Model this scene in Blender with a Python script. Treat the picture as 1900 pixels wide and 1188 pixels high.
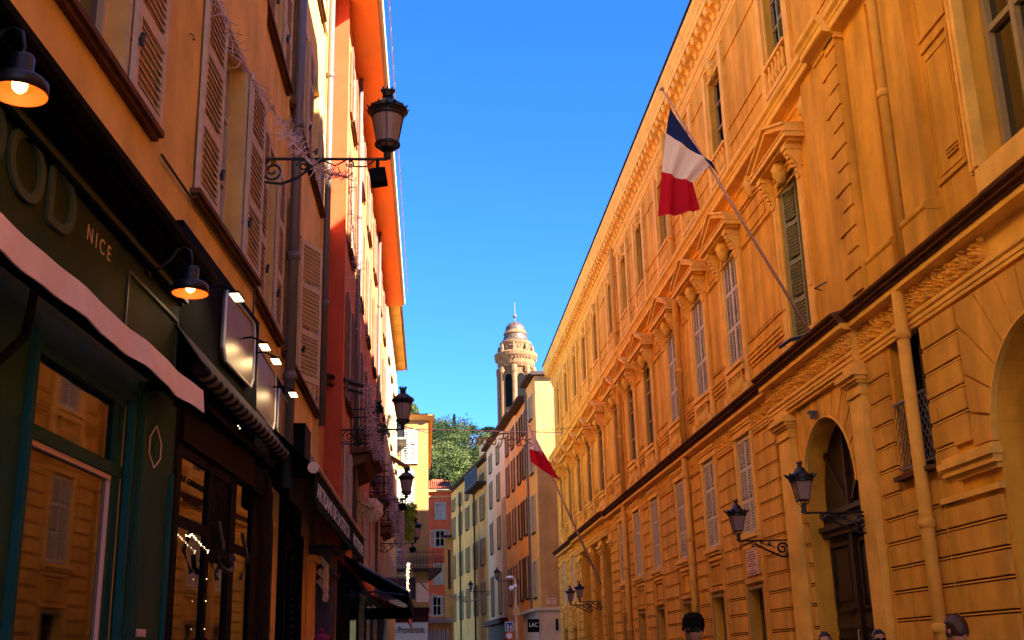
import bpy, bmesh, math, random
from mathutils import Vector, Matrix
random.seed(7)
S = bpy.context.scene
for o in list(bpy.data.objects): bpy.data.objects.remove(o)

# ------------------------------------------------------------------ camera
CX, CY, F = 950., 594., 2100.
RM = Matrix(((0.9968943554918182, 0.0013644445026819545, -0.07873869620302268),
             (-0.07501616741628749, -0.287789296815212, -0.9547512216618408),
             (-0.02396285906823988, 0.9576927789901127, -0.28679317016880085)))
CAM = Vector((0, 0, 1.5))
cam = bpy.data.cameras.new('camera'); co = bpy.data.objects.new('camera', cam)
S.collection.objects.link(co)
co.matrix_world = Matrix.Translation(CAM) @ RM.to_4x4()
cam.sensor_width = 36; cam.lens = 36 * F / 1900; cam.clip_end = 3000; cam.clip_start = .05
S.camera = co
# ------------------------------------------------------------------ world, sun, exposure
SUN_EL, SUN_AZ = 33.0, 127.0          # azimuth clockwise from +Y (street direction)
W = bpy.data.worlds.new('World'); S.world = W; W.use_nodes = True
nt = W.node_tree; bg = nt.nodes['Background']
sky = nt.nodes.new('ShaderNodeTexSky'); sky.sky_type = 'NISHITA'; sky.sun_disc = False
sky.sun_elevation = math.radians(SUN_EL); sky.sun_rotation = math.radians(SUN_AZ)
sky.air_density = 1.0; sky.dust_density = 0.0; sky.ozone_density = 6.0; sky.altitude = 3000
hs = nt.nodes.new('ShaderNodeHueSaturation'); hs.inputs['Saturation'].default_value = 1.2; hs.inputs['Hue'].default_value = .51
nt.links.new(sky.outputs[0], hs.inputs['Color']); nt.links.new(hs.outputs[0], bg.inputs[0]); bg.inputs[1].default_value = 0.080
sl = bpy.data.lights.new('sun', 'SUN'); sl.energy = 5.0; sl.angle = math.radians(.5); sl.color = (1.0, .94, .83)
so = bpy.data.objects.new('sun', sl); S.collection.objects.link(so)
_a, _e = math.radians(SUN_AZ), math.radians(SUN_EL)
tosun = Vector((math.sin(_a) * math.cos(_e), math.cos(_a) * math.cos(_e), math.sin(_e)))
so.rotation_euler = tosun.to_track_quat('Z', 'Y').to_euler(); so.location = (0, 0, 60)
S.view_settings.view_transform = 'Standard'; S.view_settings.look = 'None'
S.view_settings.exposure = 2.72; S.view_settings.gamma = 1.0
S.render.engine = 'CYCLES'
S.cycles.max_bounces = 8; S.cycles.diffuse_bounces = 5; S.cycles.glossy_bounces = 4
S.cycles.transmission_bounces = 4; S.cycles.transparent_max_bounces = 6
S.cycles.caustics_reflective = False; S.cycles.caustics_refractive = False
S.cycles.sample_clamp_indirect = 4.0

# ------------------------------------------------------------------ materials
def srgb(h):
    c = [int(h[i:i+2], 16) / 255 for i in (0, 2, 4)]
    return tuple(x / 12.92 if x <= .04045 else ((x + .055) / 1.055) ** 2.4 for x in c)
MATS = {}
def mat(name, hexc, rough=.7, var=.0, scale=3., bump=0., bscale=40., metal=0., spec=None, streak=0., emit=None, alpha=None, grime=None, ior=1.5):
    m = bpy.data.materials.new(name); m.use_nodes = True; MATS[name] = m
    t = m.node_tree; b = t.nodes['Principled BSDF']; c = srgb(hexc)
    b.inputs['Base Color'].default_value = (*c, 1); b.inputs['Roughness'].default_value = rough
    if spec is None: spec = .06 if rough >= .6 else .35
    b.inputs['Metallic'].default_value = metal; b.inputs['IOR'].default_value = ior; b.inputs['Specular IOR Level'].default_value = spec
    geo = t.nodes.new('ShaderNodeNewGeometry')
    if var:
        n = t.nodes.new('ShaderNodeTexNoise'); n.inputs['Scale'].default_value = scale
        n.inputs['Detail'].default_value = 6; n.inputs['Roughness'].default_value = .65
        t.links.new(geo.outputs['Position'], n.inputs['Vector'])
        r = t.nodes.new('ShaderNodeValToRGB'); r.color_ramp.elements[0].position = .3; r.color_ramp.elements[1].position = .7
        g = grime or tuple(x * (1 - var) for x in c)
        r.color_ramp.elements[0].color = (*g, 1)
        r.color_ramp.elements[1].color = (*[min(1, x * (1 + var * .6)) for x in c], 1)
        t.links.new(n.outputs['Fac'], r.inputs[0]); src = r.outputs[0]
        if streak:
            mp = t.nodes.new('ShaderNodeMapping'); mp.inputs['Scale'].default_value = (1.6, 1.6, .22)
            t.links.new(geo.outputs['Position'], mp.inputs[0])
            n2 = t.nodes.new('ShaderNodeTexNoise'); n2.inputs['Scale'].default_value = 1.6; n2.inputs['Detail'].default_value = 5
            t.links.new(mp.outputs[0], n2.inputs['Vector'])
            r2 = t.nodes.new('ShaderNodeValToRGB'); r2.color_ramp.elements[0].position = .35; r2.color_ramp.elements[1].position = .62
            r2.color_ramp.elements[0].color = (1 - streak, 1 - streak, 1 - streak, 1); r2.color_ramp.elements[1].color = (1, 1, 1, 1)
            t.links.new(n2.outputs['Fac'], r2.inputs[0])
            mx = t.nodes.new('ShaderNodeMix'); mx.data_type = 'RGBA'; mx.blend_type = 'MULTIPLY'; mx.inputs[0].default_value = 1
            t.links.new(src, mx.inputs[6]); t.links.new(r2.outputs[0], mx.inputs[7]); src = mx.outputs[2]
        t.links.new(src, b.inputs['Base Color'])
    if bump:
        n = t.nodes.new('ShaderNodeTexNoise'); n.inputs['Scale'].default_value = bscale; n.inputs['Detail'].default_value = 5
        t.links.new(geo.outputs['Position'], n.inputs['Vector'])
        bp = t.nodes.new('ShaderNodeBump'); bp.inputs['Strength'].default_value = bump; bp.inputs['Distance'].default_value = .01
        t.links.new(n.outputs['Fac'], bp.inputs['Height']); t.links.new(bp.outputs[0], b.inputs['Normal'])
    if emit:
        b.inputs['Emission Color'].default_value = (*srgb(emit[0]), 1); b.inputs['Emission Strength'].default_value = emit[1]
    return m
mat('palace', 'EEB03E', .85, .22, .9, .3, 30, streak=.3)
mat('palace_low', 'ECB24A', .85, .2, 1.1, .3, 30, streak=.24)
mat('palace_trim', 'F6C058', .8, .2, 2.2, .2, 40)
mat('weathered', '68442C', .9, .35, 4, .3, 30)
mat('ochre', 'EABC68', .88, .20, 1.5, .3, 26, streak=.16)
mat('pink', 'D6844E', .88, .18, 1.4, .3, 26, streak=.12)
mat('redstrip', 'BC5030', .85, .15, 1.6, .2, 26)
mat('creamwall', 'CDB07A', .88, .12, 1.2, .2, 26)
mat('eave_orange', 'FA9048', .75, .06, 2)
mat('gable', 'BC9058', .9, .22, .8, .3, 14, streak=.18)
mat('yellow', 'F0B05A', .9, .2, .8, .2, 14, streak=.2)
mat('far_orange', 'F0A04A', .9, .2, .8, .2, 14, streak=.16)
mat('far_red', 'EE6E40', .9, .22, .9, .2, 14, streak=.16)
mat('far_white', 'ECCC98', .9, .12, .9, .2, 14, streak=.12)
mat('peach', 'EAAC62', .9, .18, .8, .2, 14, streak=.16)
mat('stone', 'B4987E', .95, .25, 2, .6, 8)
mat('stone_pale', 'CDB89C', .95, .2, 1, .4, 6)
mat('shutter_pink', 'CAB090', .75, .12, 6)
mat('shutter_tan', 'C9AE86', .75, .12, 6)
mat('shutter_grey', 'CDC2AC', .75, .12, 6)
mat('shutter_green', '80825F', .75, .14, 5)
mat('shutter_olive', '8C8A66', .75, .14, 5)
mat('shutter_white', 'C0B498', .75, .1, 5)
mat('shutter_rust', '8A6450', .75, .14, 5)
mat('shutter_dark', '4A3D34', .75, .14, 5)
mat('dark', '0B0908', .6)
mat('tower_stone', '7C563A', .95, .38, 1.4, .5, 3)
mat('tower_trim', '8A6446', .95, .32, 2.0, .5, 3)
mat('corner_wall', 'B4844E', .9, .2, .8, .2, 14, streak=.18)
mat('joint_shade', '6A2E18', .9)  # shadow in the rustication grooves, painted as dark maroon strips
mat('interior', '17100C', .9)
mat('glass', '0C0C0C', .03, ior=3.2)
mat('glass_sky', '2A241C', .06, ior=1.8)
mat('wood_grey', 'A08C60', .8, .15, 8)
mat('door', '33261D', .5, .25, 6, .2, 30)
mat('iron', '14110F', .45, spec=.5)
mat('lantern_glass', '8C776C', .35, spec=.5)
mat('zinc', '6E625B', .5, .15, 5, metal=.3)
mat('pipe_orange', 'E6AC48', .85, .12, 4)
mat('shop_green', '2A4636', .6, .2, 4)
mat('shop_greenlight', '2A3428', .5, .15, 4)
mat('shop_teal', '1E4C46', .6, .15, 4)
mat('shop_olive', '343F28', .7, .2, 3)
mat('letter_green', '4A5848', .6)
mat('letter_pink', 'D8B09A', .6)
mat('canvas', 'EED6C8', .9, .1, 5, .3, 12)
mat('stripe_grey', '6A5C58', .9)
mat('stripe_black', '151012', .9)
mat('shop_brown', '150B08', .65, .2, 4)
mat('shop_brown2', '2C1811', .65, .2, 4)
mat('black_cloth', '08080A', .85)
mat('white_letter', 'D9D4CC', .6)
mat('signboard', '6E5C50', .42, .15, 3, metal=.55)
mat('lampwhite', 'FFF3D0', .5, emit=('FFD890', 1.6))
mat('shade_in', 'E86A30', .5, spec=.3)
mat('shade_out', '17141B', .4)
mat('bulb', 'FFD070', .5, emit=('FFB850', 3.))
mat('fairy', 'FFE0B0', .5, emit=('FFD8A0', 1.0))
mat('purple', '463A46', .6, .15, 3)
mat('redcloth', '8C2A34', .85)
mat('beige_cloth', 'D8B690', .85, .06, 4)
mat('twig', 'CDB0AC', .7)
mat('leaf1', '484F28', .8, .4, 1.5)
mat('leaf2', '3A4426', .8, .4, 1.5)
mat('leaf3', '525A32', .8, .3, 1.5)
mat('leaf_dark', '22331F', .8, .4, 1.5)
mat('leaf_bright', '9DAE3A', .7, .3, 3)
mat('hill_ground', '5A5A34', .95, .4, .05)
mat('bark', '4B3A2C', .9, .3, 5)
mat('tile', 'A4553A', .85, .3, 3)
mat('roof_dark', '4A3A34', .9, .3, 2)
mat('paving', '8C8073', .85, .2, .8, .3, 6)
mat('navy', '1F2C5C', .8)
mat('flag_white', 'EADBC4', .85)
mat('flag_red', 'C01A2A', .8)
mat('pole_pink', 'C09A86', .5)
mat('marble', 'DDB79C', .6, .08, 4)
mat('ink', '5B3B2C', .8)
mat('skin', 'B98468', .55)
mat('hair_brown', '3A2418', .5, .3, 60)
mat('hair_dark', '16100E', .45)
mat('cap', '15100F', .8)
mat('jacket', '1A181A', .8)
mat('trouser', '20242E', .8)
mat('shoe', '0E0C0C', .5)
mat('beanie', '6C1F3A', .9)
mat('sign_blue', '1C3E8C', .5)
mat('sign_white', 'E4E4E4', .5)
mat('sign_red', 'D0403A', .5)
mat('tile_glaze', '5A4436', .5, .85, 3.2)
mat('maroon', '3A1216', .6)
mat('terracotta', '9C5A3C', .8)
mat('plaster_old', 'CFAE74', .9, .3, 3, .4, 14)

# ------------------------------------------------------------------ helpers
def ray(x, y):
    return RM @ Vector((x - CX, -(y - CY), -F))
def at(x, y, Y):                       # point seen at pixel (x, y) of the photo, on the plane at depth Y
    d = ray(x, y); t = (Y - CAM.y) / d.y; return CAM + d * t
class Fr:
    """vertical facade frame: s runs along the wall (s = world Y of the street), n outward, z up"""
    def __init__(self, x0, y0, az, right):
        a = math.radians(az); self.o = Vector((x0, y0, 0)); self.d = Vector((math.sin(a), math.cos(a), 0)) / math.cos(a)
        self.nn = Vector((-math.cos(a), math.sin(a), 0)) if right else Vector((math.cos(a), -math.sin(a), 0))
        self.right = right; self.y0 = y0; self.az = a
        self.flip = not right
    def P(self, s, n, z): return self.o + self.d * (s - self.y0) + self.nn * n + Vector((0, 0, z))
    def px(self, x, y, n=0.):          # (s, z) where the photo pixel meets the plane n
        d = ray(x, y); p0 = self.o + self.nn * n
        t = (p0 - CAM).dot(self.nn) / d.dot(self.nn); p = CAM + d * t
        return (self.y0 + (p - p0).dot(self.d) / self.d.length_squared, p.z)
    def M(self, s, z, n=0., turn=0.):  # local frame: x along wall, y outward, z up
        rz = math.atan2(self.nn.y, self.nn.x) - math.pi / 2 + turn
        return Matrix.Translation(self.P(s, n, z)) @ Matrix.Rotation(rz, 4, 'Z')
class Front(Fr):                       # wall facing the camera: s = world X, n = toward -Y
    def __init__(self, Y): self.Y = Y; self.flip = False; self.o = Vector((0, Y, 0)); self.nn = Vector((0, -1, 0)); self.d = Vector((1, 0, 0)); self.y0 = 0
    def P(self, s, n, z): return Vector((s, self.Y - n, z))
class Loc:
    flip = False
    def P(self, s, n, z): return Vector((s, n, z))
L0 = Loc()
class MB:
    def __init__(self, fr=L0): self.v = []; self.f = []; self.m = []; self.fr = fr; self.mi = 0; self.cuts = []
    def mark(self):                    # what follows is another piece: part() makes each piece its own object
        if self.f and (not self.cuts or self.cuts[-1] < len(self.f)): self.cuts.append(len(self.f))
        return self
    def add(self, pts, faces):
        b = len(self.v); self.v += [tuple(p) for p in pts]
        for f in faces:
            self.f.append([b + i for i in (reversed(f) if self.fr.flip else f)]); self.m.append(self.mi)
        return self
    def box(self, s0, s1, n0, n1, z0, z1):
        P = self.fr.P
        pts = [P(s, n, z) for z in (z0, z1) for n in (n0, n1) for s in (s0, s1)]
        return self.add(pts, [(0, 2, 3, 1), (4, 5, 7, 6), (0, 1, 5, 4), (2, 6, 7, 3), (0, 4, 6, 2), (1, 3, 7, 5)])
    def prism(self, poly, n0, n1):     # polygon in (s, z), extruded from n0 to n1
        P = self.fr.P; k = len(poly)
        pts = [P(s, n0, z) for s, z in poly] + [P(s, n1, z) for s, z in poly]
        return self.add(pts, [list(range(k)), list(range(2 * k - 1, k - 1, -1))] + [(i, i + k, (i + 1) % k + k, (i + 1) % k) for i in range(k)])
    def extr(self, prof, s0, s1, cut0=0., cut1=0.):      # closed profile (n, z) swept along s
        P = self.fr.P; k = len(prof)
        pts = [P(s0 - cut0 * n, n, z) for n, z in prof] + [P(s1 + cut1 * n, n, z) for n, z in prof]
        return self.add(pts, [list(range(k - 1, -1, -1)), list(range(k, 2 * k))] + [(i, (i + 1) % k, (i + 1) % k + k, i + k) for i in range(k)])
    def quad(self, a, b, c, d):
        P = self.fr.P; return self.add([P(*a), P(*b), P(*c), P(*d)], [(0, 1, 2, 3)])
    def wall(self, s0, s1, z0, z1, holes, n=0., depth=.3):
        P = self.fr.P
        ss = sorted({s0, s1, *[min(max(x, s0), s1) for h in holes for x in h[:2]]}); zs = sorted({z0, z1, *[min(max(x, z0), z1) for h in holes for x in h[2:4]]})
        for i in range(len(ss) - 1):
            j = 0
            while j < len(zs) - 1:
                cs = (ss[i] + ss[i+1]) / 2
                def hole(jj): return any(h[0] < cs < h[1] and h[2] < (zs[jj] + zs[jj+1]) / 2 < h[3] for h in holes)
                if hole(j): j += 1; continue
                k = j
                while k + 1 < len(zs) - 1 and not hole(k + 1): k += 1
                self.add([P(ss[i], n, zs[j]), P(ss[i+1], n, zs[j]), P(ss[i+1], n, zs[k+1]), P(ss[i], n, zs[k+1])], [(3, 2, 1, 0)])
                j = k + 1
        for h in holes:
            a, b, c, d = h[:4]; m = n - (h[4] if len(h) > 4 else depth)
            self.quad((a, n, c), (a, n, d), (a, m, d), (a, m, c)); self.quad((b, n, c), (b, m, c), (b, m, d), (b, n, d))
            self.quad((a, n, d), (b, n, d), (b, m, d), (a, m, d)); self.quad((a, n, c), (a, m, c), (b, m, c), (b, n, c))
        return self
    def tube(self, pts, r, seg=6, cap=True):
        pts = [Vector(p) for p in pts]; rings = []
        for i, p in enumerate(pts):
            t = (pts[min(i + 1, len(pts) - 1)] - pts[max(i - 1, 0)]).normalized()
            u = t.cross(Vector((0, 0, 1)));
            if u.length < .05: u = t.cross(Vector((1, 0, 0)))
            u.normalize(); w = t.cross(u); rr = r[i] if isinstance(r, (list, tuple)) else r
            rings.append([p + (u * math.cos(a) + w * math.sin(a)) * rr for a in [2 * math.pi * k / seg for k in range(seg)]])
        b = [q for g in rings for q in g]
        fs = [(i * seg + k, i * seg + (k + 1) % seg, (i + 1) * seg + (k + 1) % seg, (i + 1) * seg + k) for i in range(len(pts) - 1) for k in range(seg)]
        if cap: fs += [list(range(seg - 1, -1, -1)), list(range((len(pts) - 1) * seg, len(pts) * seg))]
        fl = self.fr.flip
        bb = len(self.v); self.v += [tuple(q) for q in b]
        for f in fs: self.f.append([bb + i for i in f]); self.m.append(self.mi)
        return self
    def lathe(self, prof, c=(0, 0, 0), seg=16, rot=0.):
        c = Vector(c); b = len(self.v)
        for r, z in prof:
            for k in range(seg):
                a = rot + 2 * math.pi * k / seg; self.v.append((c.x + r * math.cos(a), c.y + r * math.sin(a), c.z + z))
        for i in range(len(prof) - 1):
            for k in range(seg):
                self.f.append([b + i * seg + k, b + i * seg + (k + 1) % seg, b + (i + 1) * seg + (k + 1) % seg, b + (i + 1) * seg + k]); self.m.append(self.mi)
        return self
    def mesh(self, name, mats, smooth=False):
        me = bpy.data.meshes.new(name); me.from_pydata(self.v, [], self.f)
        for m in (mats if isinstance(mats, (list, tuple)) else [mats]): me.materials.append(MATS[m])
        me.polygons.foreach_set('material_index', self.m)
        bm = bmesh.new(); bm.from_mesh(me); bmesh.ops.recalc_face_normals(bm, faces=bm.faces); bm.to_mesh(me); bm.free()
        if smooth:
            me.polygons.foreach_set('use_smooth', [True] * len(me.polygons))
        me.update(); return me
WM = {}
def obj(name, data, parent=None, M=None):
    o = bpy.data.objects.new(name, data); S.collection.objects.link(o)
    M = M or Matrix.Identity(4); WM[o.name] = M.copy()
    if parent:
        o.parent = parent; o.matrix_parent_inverse = WM[parent.name].inverted()
    o.matrix_basis = M; return o
def tag(o, label=None, cat=None, group=None, kind=None):
    if label: o['label'] = label
    if cat: o['category'] = cat
    if group: o['group'] = group
    if kind: o['kind'] = kind
    return o
def thing(name, label, cat, loc=(0, 0, 0), rz=0., group=None, M=None):
    return tag(obj(name, None, None, M or (Matrix.Translation(Vector(loc)) @ Matrix.Rotation(rz, 4, 'Z'))), label, cat, group)
def part(name, mb, mats, parent, M=None, smooth=False, label=None):
    if isinstance(mb, MB) and mb.cuts:
        ends = [c for c in mb.cuts if c < len(mb.f)] + [len(mb.f)]; lo = 0; first = None
        for hi in ends:
            q = MB(mb.fr); used = sorted({i for f in mb.f[lo:hi] for i in f}); idx = {i: k for k, i in enumerate(used)}
            q.v = [mb.v[i] for i in used]; q.f = [[idx[i] for i in f] for f in mb.f[lo:hi]]; q.m = mb.m[lo:hi]; lo = hi
            o = part(name, q, mats, parent, M, smooth, label); first = first or o
        return first
    me = mb if isinstance(mb, bpy.types.Mesh) else mb.mesh(name, mats, smooth)
    return tag(obj(name, me, parent, M), label)
def lpart(name, mb, mats, parent, smooth=False, label=None):      # mesh given in the local space of its parent
    return part(name, mb, mats, parent, WM[parent.name].copy(), smooth, label)
def copytree(o, M, parent=None):
    """copy of a thing (and all below it) moved so that its root sits at world matrix M"""
    D = M @ WM[o.name].inverted()
    def rec(a, par):
        c = a.copy(); S.collection.objects.link(c); m = D @ WM[a.name]; WM[c.name] = m.copy()
        if par: c.parent = par; c.matrix_parent_inverse = WM[par.name].inverted()
        else: c.parent = None; c.matrix_parent_inverse = Matrix.Identity(4)
        c.matrix_basis = m
        for ch in KIDS.get(a.name, []): rec(ch, c)
        return c
    return rec(o, parent)
KIDS = {}
def kids():
    KIDS.clear()
    for o in S.collection.objects:
        if o.parent: KIDS.setdefault(o.parent.name, []).append(o)
def text_mesh(txt, size, depth=.01, width=None, spacing=1.):
    cu = bpy.data.curves.new('lettering', 'FONT'); cu.body = txt; cu.size = size; cu.extrude = depth; cu.space_character = spacing
    cu.align_x = 'CENTER'; cu.align_y = 'CENTER'
    ob = bpy.data.objects.new('lettering', cu); S.collection.objects.link(ob)
    bpy.context.view_layer.update()
    me = bpy.data.meshes.new_from_object(ob.evaluated_get(bpy.context.evaluated_depsgraph_get()))
    bpy.data.objects.remove(ob)
    # text lies in xy, make it stand: x -> -x side handled by the caller
    if width:
        w = max(v.co.x for v in me.vertices) - min(v.co.x for v in me.vertices)
        for v in me.vertices: v.co.x *= width / w
    for v in me.vertices: v.co = Vector((-v.co.x, v.co.z, v.co.y))   # reads correctly seen from +y of a wall frame
    return me
def lettering(txt, size, M, parent, m, name='lettering', width=None, depth=.01, bold=None):
    me = text_mesh(txt, size, depth, width); me.materials.clear(); me.materials.append(MATS[m])
    return obj(name, me, parent, M)

# louvred shutter leaf: local x 0..w, y 0..t, z 0..h
def louvre(w, h, cols=1, rows=2, st=.06, t=.035, pitch=.055, sl_t=.012, angle=.03, midx=None, base=0.):
    b = MB()
    b.box(0, st, 0, t, 0, h); b.box(w - st, w, 0, t, 0, h)
    zs = [0] + [h * (k / rows) for k in range(1, rows)] + [h]
    cw = (w - 2 * st - (cols - 1) * st * .7) / cols
    for i, z in enumerate(zs):
        rh = st * (1.5 if 0 < i < len(zs) - 1 else 1.4); z0 = max(0, min(h - rh, z - rh / 2))
        b.box(st, w - st, .002, t - .002, z0, z0 + rh)
    for c in range(1, cols):
        x = st + c * cw + (c - 1) * st * .7
        b.box(x, x + st * .7, .003, t - .003, st, h - st)
    for r in range(rows):
        z = zs[r] + st * 1.3
        zt = zs[r + 1] - st * 1.3
        k = max(1, int((zt - z) / pitch))
        for i in range(k):
            zz = z + (i + .5) * (zt - z) / k
            for c in range(cols):
                x = st + c * (cw + st * .7)
                b.add([(x, .004, zz + angle), (x + cw, .004, zz + angle), (x + cw, t - .004, zz), (x, t - .004, zz),
                       (x, .004, zz + angle + sl_t), (x + cw, .004, zz + angle + sl_t), (x + cw, t - .004, zz + sl_t), (x, t - .004, zz + sl_t)],
                      [(0, 1, 2, 3), (7, 6, 5, 4), (2, 6, 7, 3), (0, 4, 5, 1)])
    return b
# ================================================================== ground
g = MB(); g.add([(-600, -300, 0), (900, -300, 0), (900, 900, 0), (-600, 900, 0)], [(0, 1, 2, 3)])
tag(obj('street_paving', g.mesh('street_paving', 'paving')), kind='structure')

# ================================================================== the palace on the right
R6 = Fr(6.6, 0, 0, True)
PAL = thing('palace', 'long three-storey orange palace with pediments, rusticated ground floor and dark ledge along the right side', 'building', (6.6, 20, 0))
GAX = [22.62, 25.6, 28.58, 32.0, 34.8, 37.5]; FAR = [50.4, 53.55]
NAX = [18.5] + GAX + [41.2, 44.3, 47.3] + FAR
Z0, Z1 = -20., 55.6
holes = []
for a in GAX + FAR: holes += [(a - .5, a + .5, .9, 2.72, .35), (a - .52, a + .52, 3.8, 5.78, .14)]
PIERS = [(40.05, 41.58), (42.6, 44.3), (45.16, 47.27)]
for a, b in PIERS: holes.append((a, b, 0., 5.5, 2.6))
DC, DR, DS = 17.88, 1.2, 3.97                       # portal: centre, radius, springing
holes.append((DC - DR, DC + DR, 0., DS + DR, .32))
AC, AR, AS = 11.2, 1.2, 3.78                        # big arch by the camera
holes.append((AC - AR, AC + AR, 0., AS + AR, 1.6))
holes.append((14.02, 15.05, 3.78, 5.72, .3))
for a in NAX: holes.append((a - .54, a + .54, 6.75 if a < 19 else 7.3, 9.8, .3 if a < 19 else .12))
for a in NAX: holes.append((a - .5 + (-.15 if a < 19 else 0), a + .5 + (-.15 if a < 19 else 0), 12.25, 14.1, .2))
holes.append((9.3, 11.72, 6.84, 11.2, .45))
for a in (-4, -1, 2, 5, 8):
    holes += [(a - .54, a + .54, 3.8, 5.78, .14)]
    if a < 7: holes += [(a - .54, a + .54, 7.3, 9.8, .3)]
w = MB(R6)
w.wall(Z0, Z1, 0, 15.3, holes)
def arch_fill(b, fr, c, r, zs, depth, n=0., seg=20):
    P = fr.P; prev = None
    for i in range(seg + 1):
        a = math.pi * i / seg; s, z = c + r * math.cos(a), zs + r * math.sin(a)
        if prev:
            s0, z0 = prev
            b.add([P(s0, n, z0), P(s, n, z), P(s, n, zs + r), P(s0, n, zs + r)], [(0, 1, 2, 3)])
            b.add([P(s0, n, z0), P(s, n, z), P(s, n - depth, z), P(s0, n - depth, z0)], [(0, 1, 2, 3)])
        prev = (s, z)
arch_fill(w, R6, DC, DR, DS, .32); arch_fill(w, R6, AC, AR, AS, 1.6)
# end walls, roof slab, back
w.box(Z1 - .02, Z1, -14, -.01, 0, 15.3); w.box(Z0, Z1, -14, -13.9, 0, 15.3)
w.box(Z0, Z1 + .3, -14, .1, 15.3, 15.45)
part('wall', w, 'palace', PAL)
# far side of the porch and of the big arch: dark lobbies
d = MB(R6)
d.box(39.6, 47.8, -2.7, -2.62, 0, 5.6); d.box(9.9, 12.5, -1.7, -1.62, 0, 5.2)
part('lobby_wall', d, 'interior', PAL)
# unseen extra storey, added to throw the higher shadow on the left hand side
pv = MB(R6); pv.box(Z0, 11.6, -14, -.1, 15.46, 18.1); pv.extr([(-.1, 18.1), (.3, 18.1), (.34, 18.5), (-.1, 18.5)], Z0, 11.7)
part('shadow_attic', pv, 'palace', PAL)

# --- rustication
ZJ = [.38, .75, 1.13, 1.5, 1.88, 2.25, 2.58, 2.91, 3.24, 3.58, 3.92, 4.25, 4.57, 4.91, 5.24, 5.56]
ru = MB(R6); fillet = MB(R6); jt = MB(R6)
def rustic(s0, s1, z0=0., z1=5.6, big=False, clip=None):
    zz = [z0] + [z for z in ZJ if z0 + .1 < z < z1 - .1] + [z1]
    for i in range(len(zz) - 1):
        L = s1 - s0
        if L < .5: cuts = [s0, s1]
        elif L < 1.0: cuts = [s0, s0 + L * (.62 if i % 2 else .38), s1]
        else: cuts = [s0, s0 + L * .33, s1] if i % 2 else [s0, s0 + L * .26, s0 + L * .6, s1]
        if big: cuts = [s0, s0 + L * (.72 if i % 2 else .55), s1]
        for j in range(len(cuts) - 1):
            a, b = cuts[j] + (.007 if j else 0), cuts[j+1] - (.007 if j < len(cuts) - 2 else 0)
            c, e = zz[i] + .030, zz[i+1] - .030
            if clip and not clip(a, b, c, e): continue
            ru.prism([(a, c), (b, c), (b, e), (a, e)], 0, .05)
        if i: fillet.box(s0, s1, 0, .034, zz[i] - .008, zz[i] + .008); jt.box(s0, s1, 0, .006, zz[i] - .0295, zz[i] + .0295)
SP = []
edges = [20.42] + [x for a in GAX for x in (a - .82, a + .82)] + [39.9]
for i in range(0, len(edges) - 1, 2): SP.append((edges[i], edges[i+1]))
for a, b in SP:
    p = [q for q in (27.42, 36.35) if a < q < b]
    if p and abs(p[0] - a) > .2: rustic(a, p[0] - .12); rustic(p[0] + .14, b)
    else: rustic(a, b)
rustic(41.7, 42.48, 0, 5.2); rustic(44.42, 45.04, 0, 5.2); rustic(47.4, 48.4, 0, 5.2); rustic(48.5, 49.55); rustic(51.25, 52.7); rustic(54.4, 55.55)
rustic(15.17, 15.85); rustic(13.4, 13.95, 3.2, 5.6); rustic(14.0, 15.14, 0, 3.6)
for a, b in ((19.14, 19.34), (16.42, 16.62)): rustic(a, b, 0, 3.9)
rustic(12.47, 13.95, 0, 3.2, big=True)
rustic(12.95, 13.4, 3.86, 5.6)
for i in range(4): rustic(-7 + i * 3, -5.2 + i * 3)
def voussoir(c, r, zs, smin, smax, ztop, k, n=.05, gap=.012):
    def outer(a):
        ca, sa = math.cos(a), math.sin(a); t = 1e9
        if ca > 1e-4: t = min(t, (smax - c) / ca)
        if ca < -1e-4: t = min(t, (smin - c) / ca)
        if sa > 1e-4: t = min(t, (ztop - zs) / sa)
        return (c + t * ca, zs + t * sa)
    for i in range(k):
        a0, a1 = math.pi * i / k + .012, math.pi * (i + 1) / k - .012
        inner = [(c + (r + .03) * math.cos(a0 + (a1 - a0) * q / 3), zs + (r + .03) * math.sin(a0 + (a1 - a0) * q / 3)) for q in range(4)]
        o0, o1 = outer(a0), outer(a1); mid = []
        for cs in (smin, smax):
            an = math.atan2(ztop - zs, cs - c)
            if a0 < an < a1: mid = [(cs, ztop)]
        ru.prism(inner + [o1] + mid + [o0], 0, n)
voussoir(DC, DR, DS, 16.62, 19.14, 5.56, 13); voussoir(AC, AR, AS, 9.6, 12.9, 5.56, 13)
part('rustication', ru, 'palace_low', PAL); part('joint_fillet', fillet, 'palace_trim', PAL); part('joint_shade', jt, 'joint_shade', PAL)

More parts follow.
